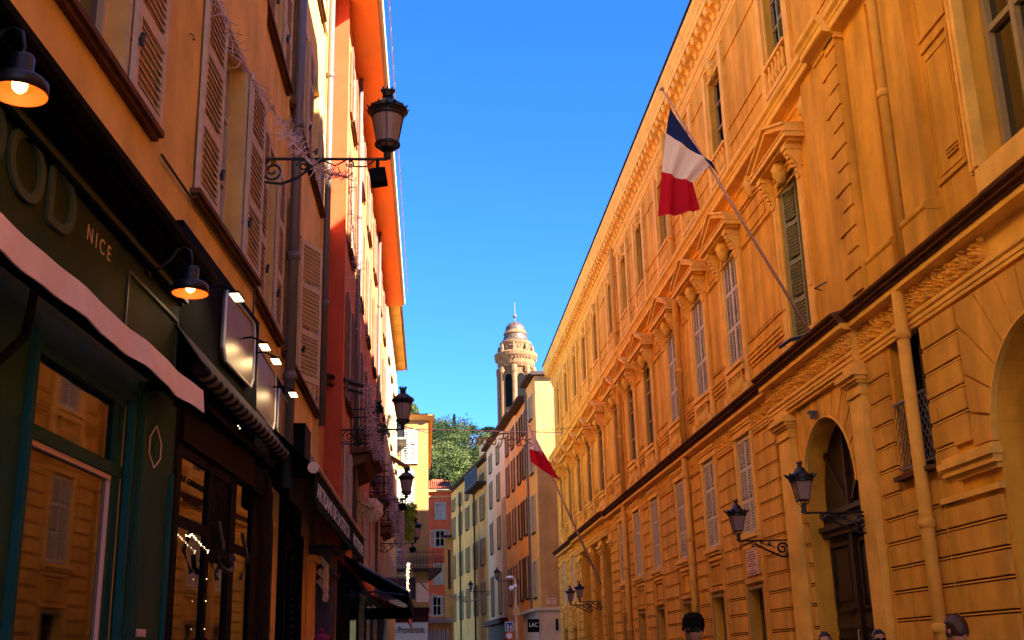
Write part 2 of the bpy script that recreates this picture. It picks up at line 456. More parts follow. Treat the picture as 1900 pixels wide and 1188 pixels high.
# --- ledge over the ground floor, astragal, frieze
def steps(f):                       # (s0, s1, extra outward) segments
    for a, b, e in ((Z0, 15.98, 0.), (15.98, 20.3, .12), (20.3, 39.9, 0.), (39.9, 48.9, .1), (48.9, Z1 + .12, 0.)): f(a, b, e)
lg = MB(R6); lw = MB(R6); asr = MB(R6)
def seg_ledge(a, b, e):
    lg.mark(); lw.mark(); asr.mark()
    lg.extr([(0, 6.13), (.10 + e, 6.15), (.20 + e, 6.17), (.20 + e, 6.25), (0, 6.25)], a, b)
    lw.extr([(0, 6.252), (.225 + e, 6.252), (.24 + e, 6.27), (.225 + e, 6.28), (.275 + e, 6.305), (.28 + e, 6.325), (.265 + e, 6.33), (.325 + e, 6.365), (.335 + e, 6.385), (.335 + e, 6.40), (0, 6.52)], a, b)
    if e or a < 16: asr.extr([(0, 5.62), (.045 + e, 5.62), (.045 + e, 5.67), (.06 + e, 5.675), (.06 + e, 5.72), (.045 + e, 5.735), (.075 + e, 5.76), (.075 + e, 5.80), (.04 + e, 5.83), (.02 + e, 5.85), (.02 + e, 6.13), (0, 6.13)], a, b)
steps(seg_ledge)
FRZ = [(12.0, 15.98, 0.02), (15.98, 20.3, .14)]
for a, b in SP:
    asr.mark(); FRZ.append((a, b, .02)); asr.extr([(0, 5.68), (.04, 5.68), (.04, 5.72), (.06, 5.73), (.06, 5.76), (.045, 5.77), (.07, 5.80), (.07, 5.83), (.02, 5.86), (.02, 6.13), (0, 6.13)], a, b)
FRZ += [(39.9, 48.9, .12), (51.2, 52.75, .02), (54.35, 55.5, .02)]
for a, b in ((48.9, 49.6), (51.2, 52.75), (54.35, 55.6)): asr.mark(); asr.extr([(0, 5.68), (.04, 5.68), (.06, 5.76), (.07, 5.83), (.02, 5.86), (.02, 6.13), (0, 6.13)], a, b)
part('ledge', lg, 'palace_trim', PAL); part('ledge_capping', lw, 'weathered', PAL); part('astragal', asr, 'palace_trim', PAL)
# frieze relief: acanthus scrolls, as a displaced strip
def relief(b, s0, s1, z0, z1, n0, dep, res):
    rnd = random.Random(int(s0 * 10)); ns = max(2, int((s1 - s0) / res)); nz = max(2, int((z1 - z0) / res)); blobs = []
    per = .34; k = int((s1 - s0) / per) + 1
    for i in range(-1, k + 1):
        c = s0 + (i + .5) * per; up = 1 if i % 2 else -1; zc = (z0 + z1) / 2
        for t in range(14):             # spiral of little lumps + leaf lobes
            a = t * .62 * up; r = .035 + .0075 * t
            blobs.append((c + r * math.cos(a), zc + r * .9 * math.sin(a), .020 + .0008 * t, .0125, a + .9, 1.))
        for t in range(11):
            a = rnd.uniform(0, 6.28); blobs.append((c + rnd.uniform(-.17, .17), zc + rnd.uniform(-.13, .13), rnd.uniform(.018, .05), rnd.uniform(.007, .014), a, rnd.uniform(.5, .95)))
    H = [[0.] * (nz + 1) for _ in range(ns + 1)]
    for (cs, cz, ra, rb, an, hh) in blobs:
        i0, i1 = int((cs - ra - s0) / (s1 - s0) * ns), int((cs + ra - s0) / (s1 - s0) * ns) + 1
        ca, sa = math.cos(an), math.sin(an)
        for i in range(max(0, i0), min(ns, i1) + 1):
            for j in range(nz + 1):
                ds, dz = s0 + (s1 - s0) * i / ns - cs, z0 + (z1 - z0) * j / nz - cz
                u, v = (ds * ca + dz * sa) / ra, (-ds * sa + dz * ca) / rb; q = u * u + v * v
                if q < 1: H[i][j] = max(H[i][j], hh * math.sqrt(1 - q))
    pts = [b.fr.P(s0 + (s1 - s0) * i / ns, n0 + dep * H[i][j], z0 + (z1 - z0) * j / nz) for i in range(ns + 1) for j in range(nz + 1)]
    b.add(pts, [(i * (nz + 1) + j, (i + 1) * (nz + 1) + j, (i + 1) * (nz + 1) + j + 1, i * (nz + 1) + j + 1) for i in range(ns) for j in range(nz)])
fz = MB(R6)
for a, b, n in FRZ: fz.mark(); relief(fz, a, b, 5.86, 6.13, n + .004, .10, .013 if a < 21 else .02 if a < 30 else .035)
part('frieze', fz, 'palace_trim', PAL)

# --- portal pilasters and capitals
pl = MB(R6)
def cap(b, s0, s1, n, z, sc=1.):
    for dn, za, zb in ((.03, 0, .05), (.02, .05, .17), (.06, .17, .21), (.10, .21, .27), (.15, .27, .33), (.12, .33, .38), (.04, .38, .5)):
        b.box(s0 - dn * .9, s1 + dn * .9, 0, n + dn, z + za * sc, z + zb * sc)
for a, b in ((15.95, 16.42), (19.36, 20.0)):
    pl.mark()
    pl.box(a, b, 0, .13, 0, 5.62); cap(pl, a, b, .13, 5.14)
pl.mark(); pl.box(16.42, 19.36, 0, .13, 5.565, 5.66)
for a, b in ((40.02 - .6, 40.02), (41.66, 42.5), (44.38, 45.08), (47.36, 48.4)):
    pl.mark()
    pl.box(a, b, 0, .08, 5.12, 5.2); pl.box(a - .04, b + .04, 0, .12, 5.2, 5.3); pl.box(a - .08, b + .08, 0, .17, 5.3, 5.4)
    pl.box(a, b, 0, .1, 5.4, 5.62)
# impost band of the big arch
pl.mark()
for a, b in ((12.4, 13.95),):
    pl.box(a, b - .0, 0, .07, 3.23, 3.3); pl.box(a, b - .35, 0, .06, 3.47, 3.53); pl.box(a - .03, b - .25, 0, .11, 3.53, 3.62); pl.box(a - .06, b - .2, 0, .15, 3.62, 3.70); pl.box(a - .02, b - .25, 0, .10, 3.70, 3.76)
for s, z in ((AC, AS), (DC, DS)):
    r = 1.2; pl.mark()
    q = [(s + (r + .0) * math.cos(math.pi * i / 24), z + r * math.sin(math.pi * i / 24)) for i in range(25)]
    for i in range(24):
        a0, a1 = q[i], q[i+1]
        f = lambda p, k: (s + (p[0] - s) * k, z + (p[1] - z) * k)
        pl.prism([a0, f(a0, 1.022), f(a1, 1.022), a1], 0, .07)
part('portal_pilaster', pl, 'palace_trim', PAL)

# --- portal door
dr = MB(R6); n0 = -.31
dr.box(DC - DR, DC + DR, n0 - .08, n0, 0, DS + DR)
door = part('door', dr, 'door', PAL, label='dark brown double door with a fan of struts in its round head')
dd = MB(R6)
def arc_poly(c, r, z, a0, a1, k=10): return [(c + r * math.cos(a0 + (a1 - a0) * i / k), z + r * math.sin(a0 + (a1 - a0) * i / k)) for i in range(k + 1)]
dd.box(DC - DR, DC + DR, n0, n0 + .12, 3.32, 3.42); dd.box(DC - DR, DC + DR, n0, n0 + .18, 3.42, 3.50); dd.box(DC - DR, DC + DR, n0, n0 + .08, 3.50, 3.66)
dd.box(DC - DR, DC + DR, n0, n0 + .14, 3.66, 3.74)
dd.box(DC - .05, DC + .05, n0, n0 + .09, 0, 3.32); dd.box(DC - .04, DC + .04, n0, n0 + .08, 3.74, DS + DR)
for sg in (-1, 1):
    for k in (.62,):
        for off in (0,):
            a, b = DC + sg * .1, DC + sg * 1.05
            dd.prism([(a, 3.85), (a + sg * .09, 3.85), (b, 4.78), (b - sg * .09, 4.82)] if sg > 0 else [(b - sg * .09, 4.82), (b, 4.78), (a + sg * .09, 3.85), (a, 3.85)], n0, n0 + .06)
    a, b = sorted((DC + sg * .16, DC + sg * 1.1))
    for z0, z1 in ((.2, 1.75), (2.12, 3.2)):
        for (c0, c1, e0, e1) in ((a, b, z0, z0 + .05), (a, b, z1 - .05, z1), (a, a + .06, z0, z1), (b - .06, b, z0, z1)): dd.box(c0, c1, n0, n0 + .05, e0, e1)
        dd.prism([(a + .16, z0 + .16), (b - .16, z0 + .16), (b - .16, z1 - .16), (a + .16, z1 - .16)], n0, n0 + .035)
    dd.box(a, b, n0, n0 + .05, 1.84, 2.02)
part('door_moulding', dd, 'door', door)
nb = MB(R6); 
for (a, b, c, e) in ((0, .12, 0, .012), (0, .12, .20, .212), (0, .012, 0, .212), (.108, .12, 0, .212)): nb.box(18.0 + a - .05, 18.0 + b - .05, n0 + .06, n0 + .065, 1.60 + c, 1.60 + e)
part('notice', nb, 'sign_white', door)
# striped little lamp over the portal
lm = MB(R6); lm.box(17.98, 18.12, .07, .22, 5.30, 5.33); 
lm.prism([(18.0, 5.3), (18.1, 5.3), (18.08, 5.2), (18.02, 5.2)], .08, .18)
part('portal_light', lm, 'zinc', PAL)

# --- ground floor small windows with grilles, panels above, louvred windows
def surround(b, a, hw, z0, z1, wd=.12, n=.05, crown=True):
    b.box(a - hw - wd, a - hw, 0, n, z0, z1); b.box(a + hw, a + hw + wd, 0, n, z0, z1)
    if crown: b.box(a - hw - wd, a + hw + wd, 0, n, z1, z1 + wd * .9)
def gw_proto(a):
    p = MB(R6); p.box(a - .5, a + .5, -.36, -.33, .9, 2.72)
    win = part('window', p, 'interior', PAL)
    f = MB(R6); surround(f, a, .5, .0, 2.72, .05, .03); f.box(a - .56, a + .56, 0, .08, .8, .9); part('frame', f, 'wood_grey', win)
    gq = MB(R6)
    for i in range(8): gq.box(a - .44 + i * .125, a - .425 + i * .125, -.2, -.185, .9, 2.72)
    for z in (1.15, 1.75, 2.35, 2.42): gq.box(a - .5, a + .5, -.205, -.18, z, z + .02)
    part('grille', gq, 'iron', win)
    return win
def lw_proto(a):
    p = MB(R6); p.box(a - .52, a + .52, -.135, -.12, 3.8, 5.78)
    win = part('shuttered_window', p, 'dark', PAL)
    for k in (0, 1):
        part('shutter', louvre(.51, 1.94, 2, 3, .05, .04, .055), 'shutter_grey', win, R6.M(a + k * .52 - .515 + .005, 3.82, -.035))
    f = MB(R6); surround(f, a, .53, 3.8, 5.80, .14, .05, False)
    for i, (dn, z) in enumerate(((.07, 5.80), (.05, 5.88), (.08, 5.95), (.10, 6.0))): f.box(a - .72 - i * .01, a + .72 + i * .01, 0, dn, z, z + (.08, .07, .05, .06)[i])
    part('surround', f, 'palace_trim', win)
    s = MB(R6); s.box(a - .68, a + .68, 0, .13, 3.70, 3.78); s.box(a - .64, a + .64, 0, .09, 3.63, 3.70); s.box(a - .62, a + .62, 0, .05, 3.52, 3.60)
    part('sill', s, 'palace_trim', win)
    q = MB(R6)
    for (c0, c1, e0, e1) in ((a - .5, a + .5, 3.42, 3.47), (a - .5, a + .5, 2.98, 3.03), (a - .5, a - .44, 3.03, 3.42), (a + .44, a + .5, 3.03, 3.42)): q.box(c0, c1, 0, .035, e0, e1)
    q.box(a - .62, a + .62, 0, .06, 2.84, 2.93); surround(q, a, .56, 0, 3.5, .07, .025, False)
    part('panel', q, 'palace_low', win)
    return win
g0 = gw_proto(GAX[0]); l0 = lw_proto(GAX[0])
kids()
def shift(o, ds, dz=0.): return copytree(o, Matrix.Translation((0, ds, dz)) @ WM[o.name], PAL)
for a in GAX[1:] + FAR: shift(g0, a - GAX[0]); shift(l0, a - GAX[0])
for a in (-4, -1, 2, 5, 8): shift(l0, a - GAX[0])
# plaque below the first louvred window
pq = MB(R6); pq.box(22.2, 22.98, 0.036, .06, 2.98, 3.5)
plq = part('plaque', pq, 'marble', PAL, label='pale marble plaque with carved lines under the first louvred window')
rn = random.Random(3)
ln = MB(R6)
for z, wd in ((3.43, .3), (3.38, .5), (3.335, .62), (3.29, .64), (3.25, .2), (3.21, .46), (3.165, .6), (3.115, .12), (3.065, .4), (3.02, .52)):
    s = 22.59 - wd / 2
    while s < 22.59 + wd / 2:
        k = rn.uniform(.03, .09); ln.box(s, min(s + k, 22.59 + wd / 2), .06, .062, z - .009, z + .009); s += k + .018
for s in (22.25, 22.93):
    for z in (3.03, 3.45): ln.box(s - .012, s + .012, .06, .07, z - .012, z + .012)
part('inscription', ln, 'ink', plq)
# window with the wavy grille right of the portal
p = MB(R6); p.box(14.02, 15.05, -.30, -.28, 3.78, 5.72)
gwin = part('grilled_window', p, 'interior', PAL)
f = MB(R6)
for s in (14.9, 14.94, 14.98): f.box(s, s + .03, -.24 + (s - 14.9), -.2 + (s - 14.9), 3.78, 5.72)
f.box(14.45, 14.5, -.24, -.18, 3.78, 5.72)
part('frame', f, 'shutter_olive', gwin)
part('shutter', louvre(.4, 1.9, 1, 2, .05, .04, .06), 'shutter_dark', gwin, R6.M(14.05, 3.8, -.2))
gr = MB(R6)
for i in range(9):
    s = 14.06 + i * .118
    for sg in (-1, 1): gr.tube([R6.P(s + sg * .055 * math.cos(z * math.pi / .165), .03, z) for z in [3.86 + .0275 * k for k in range(33)]], .008, 4)
gr.box(14.02, 15.07, .01, .05, 4.74, 4.77); gr.box(14.02, 15.07, .01, .05, 3.84, 3.87)
part('grille', gr, 'zinc', gwin)
s = MB(R6); s.box(13.95, 15.12, 0, .14, 3.70, 3.76); part('sill', s, 'weathered', gwin)

# --- piano nobile
def mask_mesh():
    bm = bmesh.new(); bmesh.ops.create_icosphere(bm, subdivisions=3, radius=1)
    rr = random.Random(5)
    for v in bm.verts:
        x, y, z = v.co
        nse = .16 * math.sin(11 * x + 3 * z) * math.cos(12 * z + 5 * y) + .09 * math.sin(21 * z + 15 * x)
        face = 1 if abs(x) < .6 and y > .3 else 0
        r = 1 + (nse * (0.3 if face else 1.7))
        r += .28 * math.exp(-((x / .16) ** 2 + ((z + .02) / .3) ** 2)) * (y > 0)             # nose
        r -= .16 * sum(math.exp(-(((x - q) / .16) ** 2 + ((z - .22) / .10) ** 2)) for q in (-.34, .34)) * (y > 0)
        r -= .10 * math.exp(-((x / .3) ** 2 + ((z + .42) / .06) ** 2)) * (y > 0)
        r += .22 * max(0, z - .45)                                                       # hair, feathers
        r += .18 * (abs(x) > .62) * (1 + math.sin(14 * z))
        v.co = Vector((x * r * .13, y * r * .14, z * r * .21 - (.05 if z < -.8 else 0)))
    me = bpy.data.meshes.new('mask'); bm.to_mesh(me); bm.free(); me.materials.append(MATS['palace_trim'])
    me.polygons.foreach_set('use_smooth', [True] * len(me.polygons)); return me
MASK = mask_mesh()
def console(b, s, z1, hw=.09):
    b.box(s - hw - .02, s + hw + .02, 0, .30, z1 - .1, z1)
    pr = [(0, -.62), (.07, -.6), (.10, -.52), (.08, -.45), (.11, -.34), (.17, -.26), (.24, -.2), (.27, -.12), (.25, -.1), (0, -.1)]
    b.extr([(n, z1 + z) for n, z in pr], s - hw, s + hw)
    for k in range(5): b.box(s - .04, s + .04, 0, .12 + .04 * k, z1 - .5 + .08 * k, z1 - .44 + .08 * k)
def nobile(a, zb=7.3, style='glass'):
    dq = -.29 if zb < 7 else -.11
    p = MB(R6); p.box(a - .54, a + .54, dq - .02, dq, zb, 9.8)
    win = part('window', p, 'glass_sky' if style == 'glass' else 'dark', PAL)
    f = MB(R6); surround(f, a, .54, zb, 9.8, .1, .03)
    f.box(a - .86, a - .64, 0, .045, 6.52, 9.45); f.box(a + .64, a + .86, 0, .045, 6.52, 9.45)
    f.box(a - .82, a - .68, .045, .06, 7.45, 9.35); f.box(a + .68, a + .82, .045, .06, 7.45, 9.35)
    f.box(a - .90, a - .60, 0, .11, 6.52, 6.75); f.box(a + .60, a + .90, 0, .11, 6.52, 6.75)
    f.box(a - .64, a + .64, 0, .06, 9.9, 9.98); f.box(a - .9, a + .9, 0, .05, 9.6, 9.62)
    part('surround', f, 'palace_trim', win)
    q = MB(R6)
    for sg in (-.76, .76): q.mark(); console(q, a + sg, 10.02)
    part('console', q, 'palace_trim', win)
    q = MB(R6); hw = 1.08
    q.box(a - hw + .1, a + hw - .1, 0, .28, 10.02, 10.06); q.box(a - hw, a + hw, 0, .36, 10.06, 10.15); q.box(a - hw - .02, a + hw + .02, 0, .38, 10.15, 10.18)
    q.prism([(a - hw, 10.18), (a + hw, 10.18), (a, 10.62)], 0, .10)
    for sg in (-1, 1):
        A, B = (a + sg * hw, 10.18), (a, 10.66)
        for (t0, t1, nn) in ((0., .09, .34), (.09, .13, .40)):
            poly = [(A[0] + sg * .02, A[1] + t0), (B[0], B[1] - .06 + t0), (B[0], B[1] - .06 + t1), (A[0] + sg * .04, A[1] + t1)]
            q.prism(poly, 0, nn)
    part('pediment', q, 'palace_trim', win)
    obj('mask', MASK, win, R6.M(a, 9.88, .12))
    fr = MB(R6)
    if style == 'louvre':
        for k in (0, 1): part('shutter', louvre(.53, 2.4, 2, 3, .055, .04, .06), 'shutter_grey', win, R6.M(a + k * .53 - .53 + .0, zb + .04, -.045 + .002 * k))
    elif style == 'open':
        for (c0, c1) in ((a - .5, a - .44), (a + .44, a + .5)): fr.box(c0, c1, -.2, -.12, zb, 9.8)
        part('shutter', louvre(.52, 2.9, 1, 4, .06, .04, .06), 'shutter_olive', win, R6.M(a + .5, zb + .05, -.02, math.radians(200)))
        part('shutter', louvre(.52, 2.9, 1, 4, .06, .04, .06), 'shutter_olive', win, R6.M(a - .01, zb + .05, -.16))
    else:
        for c in (a - .52, a - .03, a + .46): fr.box(c, c + .06, -.10, -.05, zb, 9.8)
        for z in (zb, 8.05, 8.9, 9.3, 9.72): fr.box(a - .54, a + .54, -.095, -.055, z, z + .055)
    part('frame', fr, 'wood_grey', win)
    if zb > 7:
        s = MB(R6); s.box(a - .62, a + .62, 0, .12, 7.22, 7.29); s.box(a - .58, a + .58, 0, .08, 7.15, 7.22)
        for k in range(5): s.lathe([(.035, 0), (.035, .03), (.02, .06), (.045, .16), (.05, .22), (.02, .38), (.035, .44), (.035, .48)], R6.P(a - .38 + k * .19, .045, 6.6), 8)
        s.box(a - .6, a + .6, -.02, .04, 6.52, 6.6); s.box(a - .58, a + .58, -.01, .09, 7.08, 7.15)
        part('sill', s, 'palace_trim', win)
    return win
nobile(NAX[0], 6.75, 'open')
n_l = nobile(NAX[1], 7.3, 'louvre'); n_g = nobile(NAX[4], 7.3, 'glass')
kids()
for a in NAX[2:4]: shift(n_l, a - NAX[1])
for a in NAX[5:]: shift(n_g, a - NAX[4])
for a in (-4, -1, 2, 5): shift(n_l, a - NAX[1])
# wall panels between the windows
pn = MB(R6)
def frame_strip(s0, s1, z0, z1, t=.035, n=.03, z=MB):
    for (c0, c1, e0, e1) in ((s0, s1, z0, z0 + t), (s0, s1, z1 - t, z1), (s0, s0 + t, z0 + t, z1 - t), (s1 - t, s1, z0 + t, z1 - t)): pn.box(c0, c1, 0, n, e0, e1)
gaps = [(NAX[i] + .95, NAX[i+1] - .95) for i in range(len(NAX) - 1)] + [(17.2, 17.55)]
pipes = [27.42, 36.35]
for a, b in gaps:
    q = [x for x in pipes if a - .3 < x < b + .3]
    if q: a = q[0] + .14 if q[0] - a < b - q[0] else a; b = q[0] - .14 if q[0] - a >= b - q[0] else b
    if b - a < .4: continue
    pn.mark(); frame_strip(a, b, 7.5, 9.55); frame_strip(a + .07, b - .07, 7.57, 9.48, .015, .015)
    frame_strip(a + (b - a) * .2, b - (b - a) * .2, 9.65, 9.95, .02, .02)
    pn.box(a, b, 0, .07, 7.22, 7.28); pn.box(a, b, 0, .05, 7.14, 7.22); pn.box(a, b, 0, .035, 7.06, 7.12)
    frame_strip(a + .05, b - .05, 6.62, 7.0, .03, .025)
for i in range(len(NAX) - 1):
    m = (NAX[i] + NAX[i+1]) / 2
    if all(abs(m - x) > .3 for x in pipes): obj('mask', MASK, PAL, R6.M(m, 10.5, .03))
obj('mask', MASK, PAL, R6.M(17.1, 10.45, .04))
for (a, b) in gaps:
    if b - a < .4: continue
    pn.mark(); pn.box(a - .95, b + .95, 0, .03, 10.22, 10.26); pn.box(a - .95, b + .95, 0, .045, 10.3, 10.34)
    frame_strip(a - .2, b + .2, 12.3, 14.0, .03, .03); frame_strip(a - .2, b + .2, 11.5, 11.95, .03, .025)
part('wall_panel', pn, 'palace', PAL)
# quoins, giant pilasters, moulded bay at the near end
qn = MB(R6)
zz = 6.55; i = 0
while zz < 11.0:
    L = .62 if i % 2 else .4
    qn.prism([(15.27, zz + .02), (15.27 + L, zz + .02), (15.27 + L, zz + .31), (15.27, zz + .31)], 0, .2)
    L = .5 if i % 2 else .3
    zz += .333; i += 1
qn.box(15.262, 16.95, 0, .165, 6.52, 15.3)
zz = 11.1; i = 0
while zz < 15.1: qn.prism([(15.27, zz + .02), (15.27 + (.62 if i % 2 else .4), zz + .02), (15.27 + (.62 if i % 2 else .4), zz + .31), (15.27, zz + .31)], 0, .2); zz += .333; i += 1
part('quoins', qn, 'palace', PAL)
gp = MB(R6)
for a, b, n in ((14.32, 15.2, .06), (13.06, 13.74, .13)):
    gp.mark(); gp.box(a, b, 0, n, 6.95, 15.3); gp.box(a - .03, b + .03, 0, n + .05, 6.50, 6.9)
    gp.extr([(0, 6.9), (n + .055, 6.9), (n + .075, 6.93), (n + .075, 6.97), (n + .05, 7.0), (n + .02, 7.02), (0, 7.04)], a - .04, b + .04)
part('giant_pilaster', gp, 'palace', PAL)
gp = MB(R6)
for i, (a, b) in enumerate(((11.72, 11.80), (11.80, 11.87), (11.87, 11.93), (11.93, 12.02))): gp.box(a, b, 0, (.14, .10, .12, .06)[i], 6.9, 15.2)
gp.box(9.3, 11.74, 0, .16, 6.55, 6.84)
part('bay_moulding', gp, 'palace_trim', PAL)
pn = MB(R6); frame_strip(12.14, 12.92, 7.15, 9.05, .03, .03); frame_strip(12.22, 12.84, 7.25, 8.9, .02, .015); frame_strip(12.14, 12.92, 9.2, 15, .03, .03)
pn.box(12.3, 12.6, 0, .03, 7.4, 7.42); pn.box(12.3, 12.6, 0, .03, 7.45, 7.47); pn.box(12.3, 12.6, 0, .03, 7.5, 7.52)
part('wall_panel', pn, 'palace', PAL)
p = MB(R6); p.box(9.3, 11.72, -.3, -.28, 6.84, 11.2); win = part('window', p, 'glass', PAL, label='tall window reflecting the opposite houses')
f = MB(R6)
for c in (11.60, 11.0, 10.35, 9.75): f.box(c, c + .09, -.28, -.2, 6.84, 11.2)
for z in (6.84, 8.6, 10.2): f.box(9.3, 11.72, -.28, -.21, z, z + .08)
part('frame', f, 'wood_grey', win)
# --- mid cornice
mc = MB(R6)
mc.extr([(0, 10.66), (.05, 10.68), (.05, 10.73), (.09, 10.76), (.26, 10.78), (.27, 10.80), (.27, 10.88), (.29, 10.90), (.30, 10.94), (.35, 10.98), (.36, 11.02), (.36, 11.05), (0, 11.12)], Z0, 15.2)
mc.extr([(0, 10.66), (.05, 10.68), (.05, 10.73), (.09, 10.76), (.26, 10.78), (.27, 10.80), (.27, 10.88), (.29, 10.90), (.30, 10.94), (.35, 10.98), (.36, 11.02), (.36, 11.05), (0, 11.12)], 16.2, Z1 + .1)
mc.extr([(0, 10.66), (.20, 10.68), (.20, 10.73), (.24, 10.76), (.38, 10.78), (.40, 10.80), (.40, 10.88), (.42, 10.90), (.44, 10.94), (.49, 10.98), (.50, 11.02), (.50, 11.05), (0, 11.12)], 15.2, 16.2)
mc.box(Z0, Z1, 0, .08, 11.12, 11.5)
part('middle_cornice', mc, 'palace_trim', PAL)
# --- upper windows
def upper(a, style):
    p = MB(R6); p.box(a - .5, a + .5, -.21, -.19, 12.25, 14.1); win = part('upper_window', p, 'dark', PAL)
    f = MB(R6)
    f.box(a - .86, a - .62, 0, .07, 11.5, 14.45); f.box(a + .62, a + .86, 0, .07, 11.5, 14.45); surround(f, a, .5, 12.25, 14.1, .07, .03)
    f.box(a - .9, a + .9, 0, .06, 14.45, 14.5)
    part('surround', f, 'palace_trim', win); obj('mask', MASK, win, R6.M(a, 14.3, .02))
    s = MB(R6); s.box(a - .6, a + .6, 0, .1, 12.13, 12.2)
    for k in range(5): s.lathe([(.035, 0), (.035, .03), (.02, .06), (.045, .16), (.05, .22), (.02, .38), (.035, .44), (.035, .5)], R6.P(a - .38 + k * .19, .045, 11.62), 8)
    s.box(a - .6, a + .6, 0, .09, 11.52, 11.62)
    part('balusters', s, 'palace_trim', win)
    fr = MB(R6)
    for c in (a - .5, a - .02, a + .45): fr.box(c, c + .05, -.18, -.12, 12.25, 14.1)
    for z in (12.25, 12.9, 13.5, 14.05): fr.box(a - .5, a + .5, -.175, -.125, z, z + .05)
    part('frame', fr, 'wood_grey', win)
    if style: part('shutter', louvre(.5, 1.8, 1, 3, .06, .04, .07), 'shutter_olive', win, R6.M(a - .48, 12.28, -.10))
    return win
u1 = upper(NAX[0] - .15, True); u2 = upper(NAX[1], False); kids()
for i, a in enumerate(NAX[2:]): shift(u1 if i % 3 == 1 else u2, a - (NAX[0] - .15 if i % 3 == 1 else NAX[1]))
# --- roof cornice with modillions
rc = MB(R6)
rc.extr([(0, 14.62), (.04, 14.64), (.04, 14.70), (.07, 14.74), (.07, 14.80), (0, 14.82)], Z0, Z1)
rc.extr([(0, 14.88), (.06, 14.90), (.10, 14.96), (.10, 15.27), (.37, 15.27), (.38, 15.29), (.38, 15.42), (.40, 15.44), (.42, 15.52), (.47, 15.60), (.48, 15.68), (.48, 15.74), (-.3, 15.8), (-.3, 14.88)], Z0, Z1 + .35)
part('roof_cornice', rc, 'palace_trim', PAL)
md = MB(R6); s = 12.0
while s < Z1 - .1:
    md.extr([(.1, 15.0), (.13, 15.0), (.17, 15.03), (.18, 15.09), (.22, 15.12), (.30, 15.12), (.34, 15.16), (.35, 15.27), (.1, 15.27)], s, s + .2); s += .42
part('modillions', md, 'palace_trim', PAL)
rt = MB(R6); rt.box(Z0, Z1 + .4, -14, .50, 15.8, 15.84); part('roof_edge', rt, 'roof_dark', PAL)
# --- downpipes
dp = MB(R6)
def pipe(b, s, z0, z1, r=.08, n=.14, col=()):
    b.mark()
    b.tube([b.fr.P(s, n, z0), b.fr.P(s, n, z1)], r, 12)
    for z in col: b.tube([b.fr.P(s, n, z - .07), b.fr.P(s, n, z - .06), b.fr.P(s, n, z + .03), b.fr.P(s, n, z + .05)], [r, r * 1.25, r * 1.25, r], 12)
pipe(dp, 14.2, 0, 6.15, .085, .16, (1.75, 3.05, 5.55)); pipe(dp, 13.9, 6.5, 15.2, .085, .12, (9.0, 12.5))
pipe(dp, 27.42, 0, 6.15, .08, .14, (2.3, 4.2, 5.7)); pipe(dp, 27.42, 6.5, 15.0, .08, .12, (8.4, 12))
pipe(dp, 36.35, 0, 6.15, .08, .14, (2.3, 4.2)); pipe(dp, 36.35, 6.5, 15.0, .08, .12, (8.4, 12))
part('downpipe', dp, 'pipe_orange', PAL, smooth=True)
# ================================================================== left side, near houses
AZA, AZB, AZC = 4.068, .988, .4
FA = Fr(-2.15, 8.0, AZA, False); FB = Fr(-1.93, 12.15, AZB, False); FC = Fr(-1.5, 20.5, AZC, False)
YK = 12.15
# window rows: (opening s0, s1)
WA = [(3.2, 4.1), (6.6, 7.6), (10.28, 11.3)]; WB = [(12.98, 13.72), (15.58, 16.42), (17.5, 18.3)]
ROWS = [(5.56, 7.75), (9.2, 11.15), (12.75, 14.4)]
LA = thing('townhouse', 'ochre house with pink shutters above the dark green shop front at the left edge', 'building', FA.P(4, 0, 0))
LB = thing('townhouse', 'ochre house with tan shutters and a grey downpipe next to the red house', 'building', FB.P(15, 0, 0))
def house(fr, root, s0, s1, top, wins, rows, m, depth=10., base=0., rev=.22, n=0.):
    b = MB(fr); hs = [(a, c, z0, z1, rev) for a, c in wins for z0, z1 in rows]
    b.wall(s0, s1, base, top, hs, n)
    for s, q in ((s0, -1), (s1, 1)):
        b.add([fr.P(s, n, base), fr.P(s, n - depth, base), fr.P(s, n - depth, top), fr.P(s, n, top)], [(0, 1, 2, 3)])
    b.add([fr.P(s0, n, top), fr.P(s1, n, top), fr.P(s1, n - depth, top), fr.P(s0, n - depth, top)], [(0, 1, 2, 3)])
    b.add([fr.P(s0, n - depth, base), fr.P(s1, n - depth, base), fr.P(s1, n - depth, top), fr.P(s0, n - depth, top)], [(0, 1, 2, 3)])
    return part('wall', b, m, root)
def sash(fr, root, a, c, z0, z1, rev=.22, m='glass', fm='shutter_white', n=0.):
    p = MB(fr); p.box(a, c, n - rev - .02, n - rev, z0, z1); w = part('window', p, m, root)
    f = MB(fr); t = .045
    for s in (a, (a + c) / 2 - t / 2, c - t): f.box(s, s + t, n - rev, n - rev + .05, z0, z1)
    for z in (z0, z0 + (z1 - z0) * .36, z0 + (z1 - z0) * .7, z1 - t): f.box(a, c, n - rev + .001, n - rev + .046, z, z + t)
    part('frame', f, fm, w); return w
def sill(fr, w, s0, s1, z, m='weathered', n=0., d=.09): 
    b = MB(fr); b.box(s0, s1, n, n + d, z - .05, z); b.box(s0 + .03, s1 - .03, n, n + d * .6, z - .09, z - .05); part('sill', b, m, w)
house(FA, LA, -20, YK, 15.8, WA, ROWS, 'ochre'); house(FB, LB, YK, 19.62, 15.8, WB, ROWS, 'ochre')
